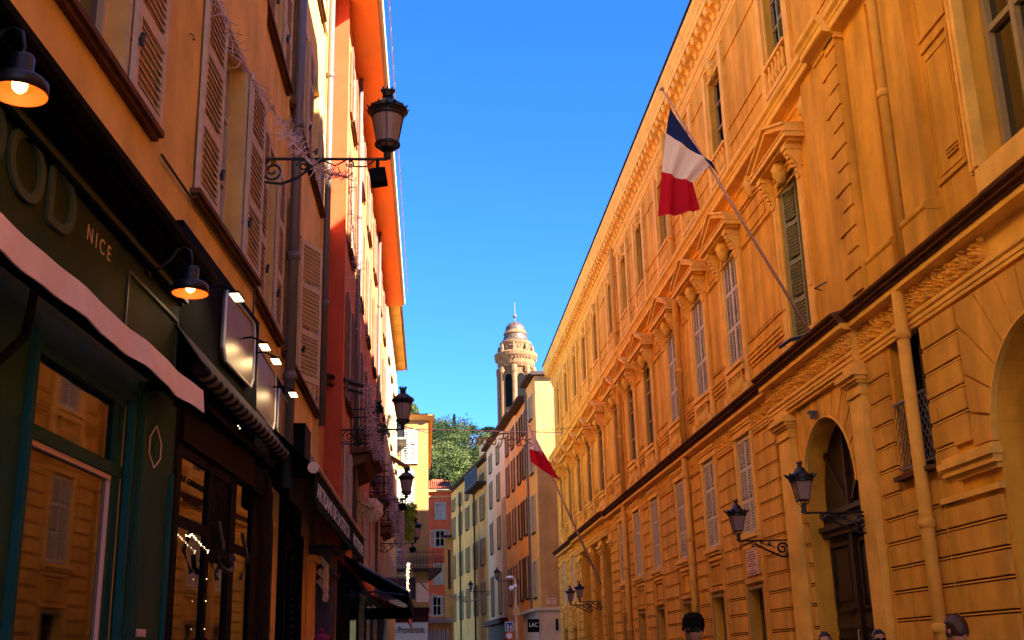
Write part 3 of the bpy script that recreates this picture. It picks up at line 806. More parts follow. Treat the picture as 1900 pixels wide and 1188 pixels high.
for fr, root, ws in ((FA, LA, WA), (FB, LB, WB)):
    sh = 'shutter_pink' if root is LA else 'shutter_tan'
    for a, c in ws:
        for r, (z0, z1) in enumerate(ROWS):
            w = sash(fr, root, a, c, z0, z1)
            f = MB(fr)
            for q, t in ((a - .05, .05), (c, .05)): f.box(q, q + t, 0, .012, z0, z1 + .05)
            f.box(a - .05, c + .05, 0, .014, z1, z1 + .06); part('surround', f, 'shutter_tan', w)
            sill(fr, w, a - (.85 if r < 2 else .1), c + (.75 if r < 2 else .1), z0)
            lw = (c - a) * .72 if root is LA else .60; h = z1 - z0 + .02; big = louvre(lw, h, 1, 3, .075, .04, .062, .014)
            # far leaf, folded back on the wall (hinged at c); local x runs toward the camera
            if r == 0 and root is LB and a > 15 and a < 16:
                part('shutter', louvre(.62, h, 1, 3, .06, .04, .06, .012), sh, w, fr.M(c + .03, z0, .02, math.radians(156)))
            else: part('shutter', big, sh, w, fr.M(c + .06 + lw, z0, .02))
            if not (root is LB and r == 1 and a > 17): part('shutter', louvre(lw, h, 1, 3, .075, .04, .062, .014), sh, w, fr.M(a - .06, z0, .021))
            k = MB(fr)
            for q in (a - .1, c + .1): k.tube([fr.P(q, .0, z0 + .45), fr.P(q, .09, z0 + .45)], .014, 6); k.tube([fr.P(q, .08, z0 + .40), fr.P(q, .09, z0 + .5)], .02, 6)
            part('shutter_hook', k, 'iron', w)
    b = MB(fr); s0, s1 = (-20, YK) if root is LA else (YK, 19.62)
    b.extr([(-.1, 15.5), (.10, 15.52), (.14, 15.62), (.35, 15.7), (.42, 15.8), (.42, 15.86), (-.1, 15.95)], s0, s1); part('eaves', b, 'ochre', root)
b = MB(FB); pipe(b, 14.88, 3.7, 15.4, .075, .11, (5.2, 6.9, 8.9, 11.0)); part('downpipe', b, 'zinc', LB, smooth=True)
b = MB(FB); pipe(b, 19.25, 5.4, 15.4, .06, .09, (7.6, 12.1)); part('downpipe', b, 'zinc', LB, smooth=True)
b = MB(FA); b.tube([FA.P(12.0, .02, z) for z in (4.2, 5.3, 5.44)], .012, 5)
b.mark(); b.tube([FA.P(s, .03, 5.44) for s in (8.5, 10.2, 12.0)], .012, 5); b.tube([FA.P(9.1, .015, 6.9), FA.P(9.17, .02, 6.93), FA.P(9.2, .03, 6.89), FA.P(9.15, .02, 6.87)], .006, 4)
part('cable', b, 'iron', LA)

# ---- green shop front of the first house
def shop_glass(fr, root, s0, s1, z0, z1, n, m='glass', name='shop_window'):
    b = MB(fr); b.box(s0, s1, n - .03, n, z0, z1); return part(name, b, m, root)
b = MB(FA)
b.box(-4, 9.1, .002, .07, 3.5, 4.36)                       # sign band
part('sign_band', b, 'shop_olive', LA)
b = MB(FA)
b.extr([(.0, 4.36), (.10, 4.36), (.10, 4.40), (.14, 4.42), (.14, 4.46), (.20, 4.48), (.27, 4.50), (.27, 4.53), (.33, 4.545), (.36, 4.58), (.37, 4.62), (.34, 4.66), (0, 4.78)], -4, 9.12)
part('shop_cornice', b, 'dark', LA)
b = MB(FA); b.extr([(.105, 4.375), (.142, 4.375), (.142, 4.418), (.105, 4.418)], -4, 9.11); part('cornice_fillet', b, 'shop_greenlight', LA)
b = MB(FA)
b.box(8.2, 9.1, .002, .10, 0, 3.5); b.box(8.24, 8.30, .10, .13, 0, 3.42); b.box(-4, 6.38, .002, .08, 0, 3.5)
b.box(6.38, 8.2, .002, .07, 3.32, 3.5)
part('shopfront', b, 'shop_green', LA)
b = MB(FA)
for s in (8.32, 9.02, 8.02): b.box(s, s + .045, .08, .125, 0, 3.30 if s < 8.1 else 2.95)
b.box(6.3, 6.36, .08, .12, 0, 3.35); b.box(6.38, 6.46, .03, .06, 0, 3.3); b.box(7.90, 8.0, .0, .06, 0, 3.3)
part('pilaster_moulding', b, 'shop_teal', LA)
sw = shop_glass(FA, LA, 6.4, 8.0, 2.83, 3.30, .03); sw2 = shop_glass(FA, LA, 6.4, 8.0, .4, 2.74, .029)
b = MB(FA); b.box(6.4, 8.0, .0, .07, 2.76, 2.84); b.box(6.4, 8.0, .0, .065, 3.26, 3.33); b.box(7.86, 7.93, .0, .06, 0, 3.3); part('frame', b, 'shop_green', sw)
b = MB(FA); b.box(6.46, 7.84, .0, .055, 2.725, 2.757); b.box(7.82, 7.845, 0, .05, .4, 2.73); part('frame', b, 'letter_pink', sw2)
b = MB(FA)
b.box(9.1, 9.4, 0.002, .05, 0, 4.2)
part('shop_interior', b, 'interior', LA)
# lettering
def wall_text(txt, fr, s0, s1, z, h, n, m, root, depth=.008):
    me = text_mesh(txt, h / .72, depth); xs = [v.co.x for v in me.vertices]; zs = [v.co.z for v in me.vertices]
    w = max(xs) - min(xs); hh = max(zs) - min(zs)
    for v in me.vertices: v.co.x = (v.co.x - (max(xs) + min(xs)) / 2) * (s1 - s0) / w; v.co.z = (v.co.z - (max(zs) + min(zs)) / 2) * h / hh
    me.materials.clear(); me.materials.append(MATS[m]); return obj('lettering', me, root, fr.M((s0 + s1) / 2, z, n))
wall_text('FOOD', FA, 4.95, 6.74, 4.21, .41, .085, 'letter_green', LA, .012)
wall_text('N I C E', FA, 7.0, 7.44, 4.2, .105, .073, 'letter_pink', LA, .0015)
wall_text('DEFENSE', FA, 8.44, 8.66, 1.74, .055, .108, 'letter_pink', LA, .003)
b = MB(FA)
hexp = [(8.60, 3.25), (8.46, 3.14), (8.46, 3.02), (8.60, 2.93), (8.74, 3.02), (8.74, 3.14)]
for i in range(6): b.tube([FA.P(hexp[i][0], .105, hexp[i][1]), FA.P(hexp[(i + 1) % 6][0], .105, hexp[(i + 1) % 6][1])], .006, 4)
part('hexagon_emblem', b, 'letter_pink', LA); wall_text('N', FA, 8.56, 8.64, 3.09, .09, .106, 'letter_green', LA, .003)
b = MB(FA)
for (c0, c1, e0, e1) in ((7.8, 9.06, 4.20, 4.225), (9.04, 9.065, 3.6, 4.22), (7.8, 7.825, 3.6, 4.2)): b.box(c0, c1, .07, .085, e0, e1)
part('panel_moulding', b, 'shop_greenlight', LA)
# ---- goose neck lamps
def shop_lamp(s, z, label):
    t = thing('wall_lamp', label, 'lamp', M=FA.M(s, z, .07), group='goose-neck lamps over the green shop')
    b = MB(); pts = [(0, 0, .02), (0, .10, .03), (0, .18, .10), (0, .22, .17), (0, .27, .19), (0, .32, .16), (0, .335, .08), (0, .335, .02)]
    b.tube(pts, .012, 8); b.box(-.04, .04, 0, .02, -.03, .07); lpart('arm', b, 'shade_out', t, True)
    b = MB(); b.lathe([(.0, .03), (.05, .03), (.058, .015), (.055, -.075), (.06, -.085), (.115, -.098), (.132, -.115), (.136, -.18), (.132, -.18)], (0, .335, 0), 32)
    sh = lpart('shade', b, 'shade_out', t, True)
    b = MB(); b.lathe([(.1315, -.18), (.129, -.125), (.11, -.103), (.05, -.088), (.0, -.085)], (0, .335, 0), 32); lpart('shade_lining', b, 'shade_in', sh, True)
    b = MB(); b.lathe([(0, -.095), (.03, -.10), (.038, -.125), (.034, -.15), (.018, -.168), (0, -.172)], (0, .335, 0), 16); lpart('bulb', b, 'bulb', t, True)
    ld = bpy.data.lights.new('bulb_light', 'POINT'); ld.energy = .35; ld.color = (1, .5, .2); ld.shadow_soft_size = .04
    p = WM[t.name] @ Vector((0, .335, -.17)); lo = bpy.data.objects.new('bulb_light', ld); S.collection.objects.link(lo); lo.location = p
    return t
_s, _z = FA.px(353, 538, .405); shop_lamp(_s, _z + .15, 'black goose-neck lamp with glowing bulb near the corner of the green shop, right of NICE')
_s, _z = FA.px(36, 165, .405); shop_lamp(_s, _z + .15, 'large glowing goose-neck lamp with black shade at the top left corner, above the big letters')
# ---- pink canvas awning, rolled in
t = thing('awning', 'pink canvas valance of the rolled-in awning under the green shop sign', 'awning', FA.P(4, .3, 3.5))
b = MB(FA)
nS = 90; s0, s1 = -3.5, 9.0; rr = random.Random(2)
top, bot = [], []
for i in range(nS + 1):
    s = s0 + (s1 - s0) * i / nS; wv = .012 * math.sin(s * 5.1) + .008 * math.sin(s * 11 + 1) 
    top.append(FA.P(s, .33 + .5 * wv, 3.605 + .006 * math.sin(s * 4.3))); bot.append(FA.P(s, .345 + wv, 3.42 + .009 * math.sin(s * 4.3 + .6)))
k = nS + 1
inn = [p - FA.nn * .012 for p in top]; inb = [p - FA.nn * .012 for p in bot]
b.add(top + bot + inn + inb, [(i, i + 1, k + i + 1, k + i) for i in range(nS)] + [(2 * k + i, 2 * k + i + 1, 3 * k + i + 1, 3 * k + i) for i in range(nS)] + [(i, i + 1, 2 * k + i + 1, 2 * k + i) for i in range(nS)] + [(k + i, k + i + 1, 3 * k + i + 1, 3 * k + i) for i in range(nS)] + [(nS, k + nS, 3 * k + nS, 2 * k + nS)])
part('valance', b, 'canvas', t, smooth=False)
b = MB(FA); b.tube([FA.P(-3.5, .2, 3.55), FA.P(8.8, .2, 3.55)], .07, 12); b.box(-3.5, 8.82, .24, .285, 3.49, 3.56); b.box(8.3, 8.36, .07, .3, 3.46, 3.52)
for s in (5.7,): b.tube([FA.P(s, .1, 2.9), FA.P(s + .25, .2, 3.2), FA.P(s + .1, .3, 3.5)], .025, 8); b.tube([FA.P(s, .1, 2.3), FA.P(s, .12, 3.1)], .03, 8)
part('awning_arm', b, 'shop_brown', t)

# ---- signboards with bar lamps (on the houses, above the striped awning)
b = MB(FA); b.box(9.1, YK - .001, .002, .06, 3.6, 5.12); part('fascia', b, 'black_cloth', LA)
b = MB(FB); b.box(YK, 15.6, .002, .06, 3.6, 5.0); part('fascia', b, 'black_cloth', LB)
def signboard(fr, a, c, z0, z1, n, label):
    t = thing('signboard', label, 'sign', fr.P((a + c) / 2, n, z0), group='blank metal signboards over the striped awning')
    r = .10; pl_ = [(a, z0 + r * 1.1), (a + r, z0), (c - r, z0), (c, z0 + r * 1.1), (c, z1 - r * 1.1), (c - r * .6, z1), (a + r * .6, z1), (a, z1 - r * 1.1)]
    b = MB(fr); b.prism(pl_, n, n + .03); part('plate', b, 'signboard', t)
    b = MB(fr)
    for i in range(len(pl_)): 
        p, q = pl_[i], pl_[(i + 1) % len(pl_)]; b.tube([fr.P(p[0], n + .035, p[1]), fr.P(q[0], n + .035, q[1])], .013, 6)
    part('border', b, 'white_letter', t)
signboard(FA, 10.5, 11.78, 4.28, 4.98, .065, 'blank bronze signboard with pale border nearest the green shop')
signboard(FB, 12.3, 13.75, 4.22, 4.92, .065, 'blank bronze signboard between two others over the striped awning')
signboard(FB, 14.0, 14.95, 4.2, 4.82, .065, 'small blank bronze signboard farthest down the street')
def bar_lamp(fr, s, z, label):
    t = thing('sign_lamp', label, 'lamp', M=fr.M(s, z, .06), group='flat lamps lighting the signboards')
    b = MB(); b.tube([(0, 0, .12), (0, .15, .14), (0, .3, .07)], .01, 6); b.box(-.12, .12, .24, .33, .035, .055); lpart('housing', b, 'dark', t)
    b = MB(); b.box(-.11, .11, .245, .325, .024, .034); lpart('lens', b, 'lampwhite', t)
    ld = bpy.data.lights.new('lamp_light', 'AREA'); ld.energy = .5; ld.color = (1, .72, .35); ld.size = .25
    lo = bpy.data.objects.new('lamp_light', ld); S.collection.objects.link(lo); lo.location = WM[t.name] @ Vector((0, .3, .01))
    lo.rotation_euler = (Vector(fr.nn) * .25 + Vector((0, 0, 1))).to_track_quat('Z', 'Y').to_euler()
for i, (fr, x, y) in enumerate(((FA, 440, 558), (FB, 492, 650), (FB, 513, 676), (FB, 545, 737))):
    s, z = fr.px(x, y, .35)
    bar_lamp(fr, s, z, ('lit flat lamp above the signboard nearest the green shop', 'lit flat lamp over the near half of the middle signboard', 'lit flat lamp over the far half of the middle signboard', 'lit flat lamp above the smallest signboard')[i])
# ---- striped awning, half rolled
t = thing('awning', 'black and grey striped awning rolled up under the signboards', 'awning', FA.P(10.8, .3, 3.7))
FS = Fr(FA.P(9.0, 0, 0).x, 9.0, 3.0, False)
b = MB(FS); n = 64
for i in range(n):
    a = 9.02 + (12.85 - 9.02) * i / n; c = 9.02 + (12.85 - 9.02) * (i + 1) / n; b.mi = i % 2
    b.extr([(.06, 4.17), (.30, 3.84), (.31, 3.85), (.07, 4.19)], a, c)
part('fabric', b, ['stripe_black', 'stripe_grey'], t)
b = MB(FS); n = 36
for i in range(n):
    a = 9.0 + (12.9 - 9.0) * i / n; c = 9.0 + (12.9 - 9.0) * (i + 1) / n; b.mi = i % 2
    prof = [(.30 + .062 * math.cos(q * math.pi / 8), 3.78 + .062 * math.sin(q * math.pi / 8)) for q in range(16)]
    sk = .06
    P = FS.P; pts = [P(a + (.08 * math.sin(j * math.pi / 8)), p[0], p[1]) for j, p in enumerate(prof)] + [P(c + (.08 * math.sin(j * math.pi / 8)), p[0], p[1]) for j, p in enumerate(prof)]
    b.add(pts, [(j, (j + 1) % 16, (j + 1) % 16 + 16, j + 16) for j in range(16)])
b.mi = 0; b.tube([P(8.95, .30, 3.78), P(9.01, .30, 3.78)], .06, 12)
part('roll', b, ['stripe_black', 'stripe_grey'], t)
b = MB(FS); b.box(9.0, 12.9, .05, .20, 3.62, 3.68)
for s in (9.3, 11.0, 12.6): b.tube([FS.P(s, .06, 3.66), FS.P(s + .3, .26, 3.70)], .015, 6)
part('frame', b, 'dark', t)
rr = random.Random(4); b = MB(FS)
for s in (9.1, 9.16, 10.55, 10.62): z = 3.64 + rr.uniform(-.02, .02); b.box(s, s + .009, .28, .289, z, z + .009)
tag(obj('fairy_lights', b.mesh('fairy_lights', 'fairy')), 'tiny fairy lights strung below the striped awning', 'string lights')

# ---- brown shop below (glass front, ironwork)
b = MB(FA)
b.box(9.4, YK, .03, .08, 3.3, 3.6); b.box(9.4, 9.52, .002, .05, 0, 3.3); b.box(10.44, 10.56, .002, .045, 0, 3.3); b.box(11.28, 11.5, .002, .05, 0, 3.3)
b.box(9.52, 10.44, .001, .045, 2.62, 2.70); b.box(10.56, 11.28, .001, .045, 2.42, 2.55); b.box(9.52, 11.28, .01, .04, 3.2, 3.3)
b.box(11.5, YK, .01, .04, 2.58, 2.66)
part('brown_shopfront', b, 'shop_brown', LA)
b = MB(FB); b.box(YK, 13.3, .02, .08, 3.35, 3.6); b.box(12.75, 13.3, .002, .05, 0, 3.35); b.box(YK, 12.75, .01, .045, 2.56, 2.64)
part('brown_shopfront', b, 'shop_brown', LB)
b = MB(FB); b.box(13.34, 13.62, .0, .12, 0, 3.6); b.box(13.36, 13.6, .12, .14, 2.95, 3.45)
for s in (13.4, 13.48, 13.56): b.box(s, s + .02, .12, .135, 0, 2.85)
part('shop_pilaster', b, 'shop_brown2', LB)
for fr, root, a, c, z0, z1 in ((FA, LA, 9.52, 10.44, 2.7, 3.2), (FA, LA, 9.52, 10.44, .3, 2.62), (FA, LA, 10.56, 11.28, .1, 2.42), (FA, LA, 11.5, YK, 2.66, 3.3), (FA, LA, 11.5, YK, .2, 2.58), (FB, LB, YK, 12.75, 2.64, 3.35), (FB, LB, YK, 12.75, .2, 2.56)):
    shop_glass(fr, root, a, c, z0, z1, .02)
# scroll-work panel over the door
b = MB(FA); rr = random.Random(9)
b.box(10.6, 11.28, .001, .014, 2.55, 3.2)
pnl = part('ironwork_panel', b, 'dark', LA)
b = MB(FA)
for i in range(9):
    s = 10.66 + i * .07; ph = rr.uniform(0, 6)
    b.tube([FA.P(s + .035 * math.sin(z * 9 + ph), .02, z) for z in [2.57 + .05 * k for k in range(13)]], .008, 5)
for i in range(6):
    c = (10.7 + (i % 3) * .24, 2.72 + (i // 3) * .3); b.tube([FA.P(c[0] + (.02 + .008 * k) * math.cos(k * .7), .025, c[1] + (.02 + .01 * k) * math.sin(k * .7)) for k in range(9)], .008, 5)
part('scrollwork', b, 'shop_brown2', pnl)
wall_text('LE GRENIER', FA, 9.64, 10.38, 3.02, .05, .024, 'shop_brown2', LA, .002); wall_text('TARTINES', FA, 9.7, 10.3, 2.86, .05, .024, 'shop_brown2', LA, .002)
b = MB(FA); b.tube([FA.P(10.5, .12, 2.45), FA.P(10.62, .14, 2.36), FA.P(10.82, .16, 2.33), FA.P(11.0, .16, 2.38), FA.P(11.03, .16, 2.46), FA.P(10.95, .16, 2.49), FA.P(10.9, .16, 2.44), FA.P(10.95, .16, 2.42)], .022, 8)
b.tube([FA.P(10.5, .13, 2.3), FA.P(10.46, .2, 2.5), FA.P(10.5, .13, 2.75)], .02, 8); b.tube([FA.P(11.45, .13, 2.3), FA.P(11.42, .2, 2.5), FA.P(11.46, .13, 2.75)], .02, 8)
part('iron_scroll', b, 'iron', LA)
b = MB(FA); rr = random.Random(6)
for i in range(13): s = 9.66 + i * .06; b.box(s, s + .006, .075, .081, 2.56 - .01 * abs(i - 3) + rr.uniform(-.01, .01), 2.569 - .01 * abs(i - 3) + rr.uniform(-.01, .01) + .004)
for i in range(7): z = 1.2 + i * .21 + rr.uniform(-.03, .03); s = 10.41 - .01 * (i % 3); b.box(s, s + .006, .075, .081, z, z + .006)
tag(obj('fairy_lights', b.mesh('fairy_lights', 'fairy')), 'fairy lights framing the glass of the brown shop door', 'string lights')
# ---- dim things behind: ochre archway, louvred shop, fluted post, purple shop
b = MB(FB)
b.box(13.64, 14.75, .0, .05, 0, 3.62)
aw = part('archway', b, 'ochre', LB)
b = MB(FB); c, r, zs = 14.0, .28, 2.95
b.prism([(c - r, 0), (c + r, 0)] + [(c + r * math.cos(math.pi * i / 12), zs + r * 1.25 * math.sin(math.pi * i / 12)) for i in range(13)], .051, .058)
part('arch_recess', b, 'shop_brown2', aw)
b = MB(FB)
z = .2
while z < 3.3: b.prism([(14.33, z), (14.47, z), (14.47, z + .05), (14.33, z + .05)], .05, .07); z += .42
part('arch_quoins', b, 'palace_low', aw)
b = MB(FB); b.box(14.8, 16.7, .0, .10, 3.25, 3.62); b.box(14.8, 14.95, 0, .14, 0, 3.25); b.box(16.55, 16.72, 0, .14, 0, 3.25); part('dark_shopfront', b, 'black_cloth', LB)
b = MB(FB); b.box(14.95, 16.55, -.02, .01, 3.02, 3.24); part('shop_sign', b, 'shop_brown2', LB)
shop_glass(FB, LB, 14.95, 16.55, .1, 3.02, .02)
for s in (15.5, 16.5): part('shutter', louvre(.5, 1.3, 1, 1, .05, .04, .09), 'dark', LB, FB.M(s, 1.7, .03))
b = MB(FB); b.box(16.75, 17.9, .0, .06, 0, 3.7); part('plaster_wall', b, 'peach', LB)
b = MB(FB)
for s in (17.9, 18.05, 18.2, 18.35): b.tube([FB.P(s, .08, 0), FB.P(s, .08, 3.0)], .07, 8)
b.box(17.8, 18.5, 0, .2, 3.0, 3.1); part('fluted_post', b, 'far_orange', LB)
b = MB(FB); b.box(18.6, 19.6, 0.0, .35, 0, 3.25); b.box(18.55, 19.7, 0.0, .4, 2.85, 2.93); b.box(18.55, 19.7, 0, .42, 3.25, 3.32); part('purple_pier', b, 'purple', LB)
b = MB(FB)
for i, z in enumerate((3.1, 2.9, 2.75)): b.tube([FB.P(18.3, .2, z), FB.P(18.4, .3, z - .12), FB.P(18.2, .32, z - .3)], .05, 8)
tag(obj('cloth_bundle', b.mesh('cloth_bundle', 'shutter_pink')), 'pinkish cloth bundle hanging beside the purple pier', 'cloth')
# ---- black awning with white writing
t = thing('awning', 'black awning with white writing and a metal front bar over the middle shops', 'awning', FB.P(16, .6, 3.6))
FW = Fr(0, 0, 0, False)
p0, q0, q1 = FB.px(580, 852, .58), FB.px(676, 990, .62), FB.px(676, 1028, .62)
p1 = FB.px(582, 915, .58)
print('black awning', p0, p1, q0, q1)
b = MB(FB); z0, z1 = 3.34, 3.78
b.box(p0[0], q0[0], .60, .615, z0, z1)
nS = 60; b.prism([(p0[0] + (q0[0] - p0[0]) * i / nS, z0 + .001) for i in range(nS, -1, -1)] + [(p0[0] + (q0[0] - p0[0]) * i / nS, z0 - .02 - .025 * abs(math.sin(i * math.pi / 3))) for i in range(nS + 1)], .60, .613)
part('valance', b, 'black_cloth', t)
b = MB(FB); b.extr([(.0, 4.35), (.60, z1), (.60, z1 - .01), (.0, 4.33)], p0[0], q0[0]); part('fabric', b, 'black_cloth', t)
b = MB(FB); b.tube([FB.P(p0[0], .62, z1 + .01), FB.P(q0[0], .62, z1 + .01)], .03, 10); b.tube([FB.P(p0[0] - .08, .60, z1 - .03), FB.P(p0[0], .6, z1 - .03)], .07, 10); part('front_bar', b, 'pole_pink', t)
L = q0[0] - p0[0]
wall_text('ARTISANS DE LA STECCA', FB, p0[0] + .03 * L, p0[0] + .60 * L, 3.53, .20, .618, 'white_letter', t, .003)
wall_text('ROTISSERIE', FB, p0[0] + .70 * L, p0[0] + .97 * L, 3.53, .20, .618, 'white_letter', t, .003)
# box awning above it
b = MB(FB); b.prism([(0, 0)] * 0 or [(15.6, 4.05), (16.3, 4.05), (16.3, 4.7), (15.6, 4.7)], 0, .25)
t2 = thing('awning', 'folded black awning box with pale stripes above the lettered awning', 'awning', FB.P(17, .2, 4.2)); part('box', b, 'dark', t2)
b = MB(FB); b.mi = 0
for i in range(12):
    b.mi = i % 2; n0, n1 = .05 + .022 * i, .05 + .022 * (i + 1)
    b.add([FB.P(16.31, n0, 4.7 - .045 * i), FB.P(16.31, n1, 4.7 - .045 * (i + 1)), FB.P(19.4, n1, 4.7 - .045 * (i + 1)), FB.P(19.4, n0, 4.7 - .045 * i)], [(0, 1, 2, 3)])
part('fabric', b, ['stripe_black', 'shutter_tan'], t2)

# ================================================================== red house and the pale house after it
LC = thing('townhouse', 'tall salmon red house with orange eaves, balconies and a dark red pier', 'building', FC.P(28, 0, 0))
YC1 = 41.3
CW = [22.15, 25.3, 28.5, 31.8, 35.0, 38.6]
CR = [(3.7, 5.5), (6.35, 8.45), (9.5, 11.5), (12.35, 13.85)]
winC = [(c - .45, c + .45) for c in CW]
house(FC, LC, 20.4, YC1, 14.45, winC, CR, 'pink')
b = MB(FB); b.box(19.62, 20.42, -6, .02, 3.3, 14.45); part('side_wall', b, 'pink', LC)
b = MB(FC); b.box(20.36, 20.395, -.6, .015, 3.3, 14.45); b.box(20.362, 20.5, 0.0, .03, 3.3, 14.44); part('pier', b, 'redstrip', LC)
b = MB(FC); b.extr([(-.1, 14.45), (.58, 14.45), (.60, 14.50), (.60, 14.66), (-.1, 15.0)], 19.7, YC1); part('eaves', b, 'eave_orange', LC)
b = MB(FC); b.extr([(.60, 14.50), (.68, 14.52), (.70, 14.60), (.66, 14.68), (.60, 14.68)], 19.65, YC1 + .02); part('gutter', b, 'shutter_white', LC)
b = MB(FC)
for i in range(26):
    s = 19.9 + i * .84; b.tube([FC.P(s, .5, 14.7), FC.P(s, .8, 14.78), FC.P(s, .8, 15.05)], .008, 4)
for z in (14.8, 15.05): b.tube([FC.P(19.9, .8, z), FC.P(40.9, .8, z)], .006, 4)
part('roof_railing', b, 'zinc', LC)
protoC = None
def c_window(fr, root, c, z0, z1, sh='shutter_rust', hw=.45, gm='glass', lw=None, n=0., rows=2):
    w = sash(fr, root, c - hw, c + hw, z0, z1, n=n); lw = lw or hw * 1.0
    part('shutter', louvre(lw, z1 - z0, 1, rows, .06, .04, .07), sh, w, fr.M(c + hw + .03 + lw, z0, .02 + n) if not fr.right else fr.M(c + hw + .03, z0, .02 + n))
    part('shutter', louvre(lw, z1 - z0, 1, rows, .06, .04, .07), sh, w, fr.M(c - hw - .03, z0, .02 + n) if not fr.right else fr.M(c - hw - .03 - lw, z0, .02 + n))
    b = MB(fr)
    for q, t in ((c - hw - .06, .06), (c + hw, .06)): b.box(q, q + t, n, n + .015, z0, z1 + .05)
    b.box(c - hw - .06, c + hw + .06, n, n + .017, z1, z1 + .07); part('surround', b, 'shutter_tan', w)
    sill(fr, w, c - hw - .12, c + hw + .12, z0, n=n); return w
for i, (z0, z1) in enumerate(CR):
    w0 = c_window(FC, LC, CW[0], z0, z1, 'shutter_rust' if i else 'shutter_pink'); kids()
    for c in CW[1:]: copytree(w0, Matrix.Translation(FC.P(c, 0, 0) - FC.P(CW[0], 0, 0)) @ WM[w0.name], LC)
b = MB(FC); pipe(b, 23.6, 3.3, 14.4, .05, .08, (7, 11)); pipe(b, 33.4, 3.3, 14.4, .05, .08, (9, 12)); part('downpipe', b, 'zinc', LC, smooth=True)
b = MB(FB); b.tube([FB.P(19.6, .02, 6.4), FC.P(22.6, .25, 6.9)], .05, 6); b.tube([FB.P(19.6, .02, 6.25), FC.P(22.6, .25, 6.75)], .03, 6); part('awning_bar', b, 'shop_brown2', LC)
def balcony(fr, root, s0, s1, z, d, h=.7, m='iron', slab='weathered', pots=True, seed=1):
    b = MB(fr); b.extr([(0, z - .14), (d, z - .08), (d + .02, z - .05), (d + .02, z), (0, z)], s0, s1)
    b.extr([(0, z - .42), (d * .5, z - .3), (d * .72, z - .14), (0, z - .14)], s0 + .1, s1 - .1); sl_ = part('balcony', b, slab, root)
    b = MB(fr); P = fr.P
    for (A, B) in (((s0 + .02, .02), (s0 + .02, d)), ((s0 + .02, d), (s1 - .02, d)), ((s1 - .02, d), (s1 - .02, .02))):
        for zz in (z + .06, z + h * .78, z + h): b.tube([P(A[0], A[1], zz), P(B[0], B[1], zz)], .02, 4)
        L = math.hypot(B[0] - A[0], B[1] - A[1]); k = max(2, int(L / .11))
        for i in range(k + 1):
            t = i / k; s, n = A[0] + (B[0] - A[0]) * t, A[1] + (B[1] - A[1]) * t
            b.tube([P(s, n, z), P(s, n, z + h)], .012, 4)
            if i < k:
                s2, n2 = A[0] + (B[0] - A[0]) * (t + .5 / k), A[1] + (B[1] - A[1]) * (t + .5 / k)
                ds, dn = (B[0] - A[0]) / L * .04, (B[1] - A[1]) / L * .04
                b.tube([P(s2 + ds * math.cos(q), n2 + dn * math.cos(q), z + .3 + .16 * math.sin(q)) for q in [k2 * math.pi / 5 for k2 in range(11)]], .011, 3)
    part('railing', b, m, sl_); return sl_
balcony(FC, LC, 23.0, 25.9, 5.72, .55, .78); balcony(FC, LC, 30.5, 32.6, 5.80, .55, .8); balcony(FC, LC, 37.2, 39.6, 5.85, .55, .8)
# leaves helper
def leaves(b, c, rad, n, size, seed, squash=1.):
    rr = random.Random(seed); c = Vector(c)
    for _ in range(n):
        v = Vector((rr.gauss(0, 1), rr.gauss(0, 1), rr.gauss(0, 1))).normalized() * (rr.random() ** .45)
        p = c + Vector((v.x * rad[0], v.y * rad[1], v.z * rad[2]))
        u = Vector((rr.gauss(0, 1), rr.gauss(0, 1), rr.gauss(0, 1))).normalized(); w = u.cross(Vector((rr.gauss(0, 1), rr.gauss(0, 1), rr.gauss(0, 1)))).normalized()
        s = size * rr.uniform(.6, 1.3); q = u.cross(w) * s * .3
        b.add([p - u * s, p + w * s * .5 + q, p + u * s, p - w * s * .5 + q], [(0, 1, 2, 3)])
for (s, n, z, lab, col) in ((23.3, .5, 6.5, 'dark potted plant on the nearest balcony of the red house', 'leaf_dark'), (25.6, .5, 6.5, 'leafy potted plant at the far corner of the nearest balcony', 'leaf2')):
    t = thing('potted_plant', lab, 'plant', FC.P(s, n, z - .2), group='plants on the balcony')
    b = MB(FC); b.lathe([(.06, 0), (.1, .18), (.11, .2), (.09, .2)], FC.P(s, n, z - .2), 10); part('pot', b, 'iron', t)
    b = MB(); leaves(b, FC.P(s, n, z + .1), (.16, .16, .14), 160, .05, int(s)); part('foliage', b, col, t)
# pale yellow house following
LD = thing('townhouse', 'narrow pale yellow house between the red house and the corner house', 'building', FC.P(48, 0, 0))
DW = [43.5, 46.6, 49.8, 52.8]; DRW = [(3.7, 5.6), (6.8, 8.8), (10, 12), (12.9, 14.3)]
house(FC, LD, YC1, 54.6, 15.3, [(c - .42, c + .42) for c in DW], DRW, 'creamwall', n=-.02)
for z0, z1 in DRW:
    w0 = c_window(FC, LD, DW[0], z0, z1, 'shutter_tan', .42, n=-.02); kids()
    for c in DW[1:]: copytree(w0, Matrix.Translation(FC.P(c, 0, 0) - FC.P(DW[0], 0, 0)) @ WM[w0.name], LD)
b = MB(FC); b.extr([(-.1, 15.3), (.42, 15.32), (.45, 15.5), (-.1, 15.7)], YC1, 54.7); part('eaves', b, 'yellow', LD)
b = MB(FC); b.extr([(.45, 15.32), (.52, 15.34), (.52, 15.46), (.45, 15.48)], YC1, 54.7); part('gutter', b, 'zinc', LD)
# open roof flaps
b = MB(FC); b.add([FC.P(46, 0, 9.6), FC.P(47.4, 0, 9.6), FC.P(47.4, .8, 9.1), FC.P(46, .8, 9.1)], [(0, 1, 2, 3)]); part('sunshade', b, 'beige_cloth', LD)
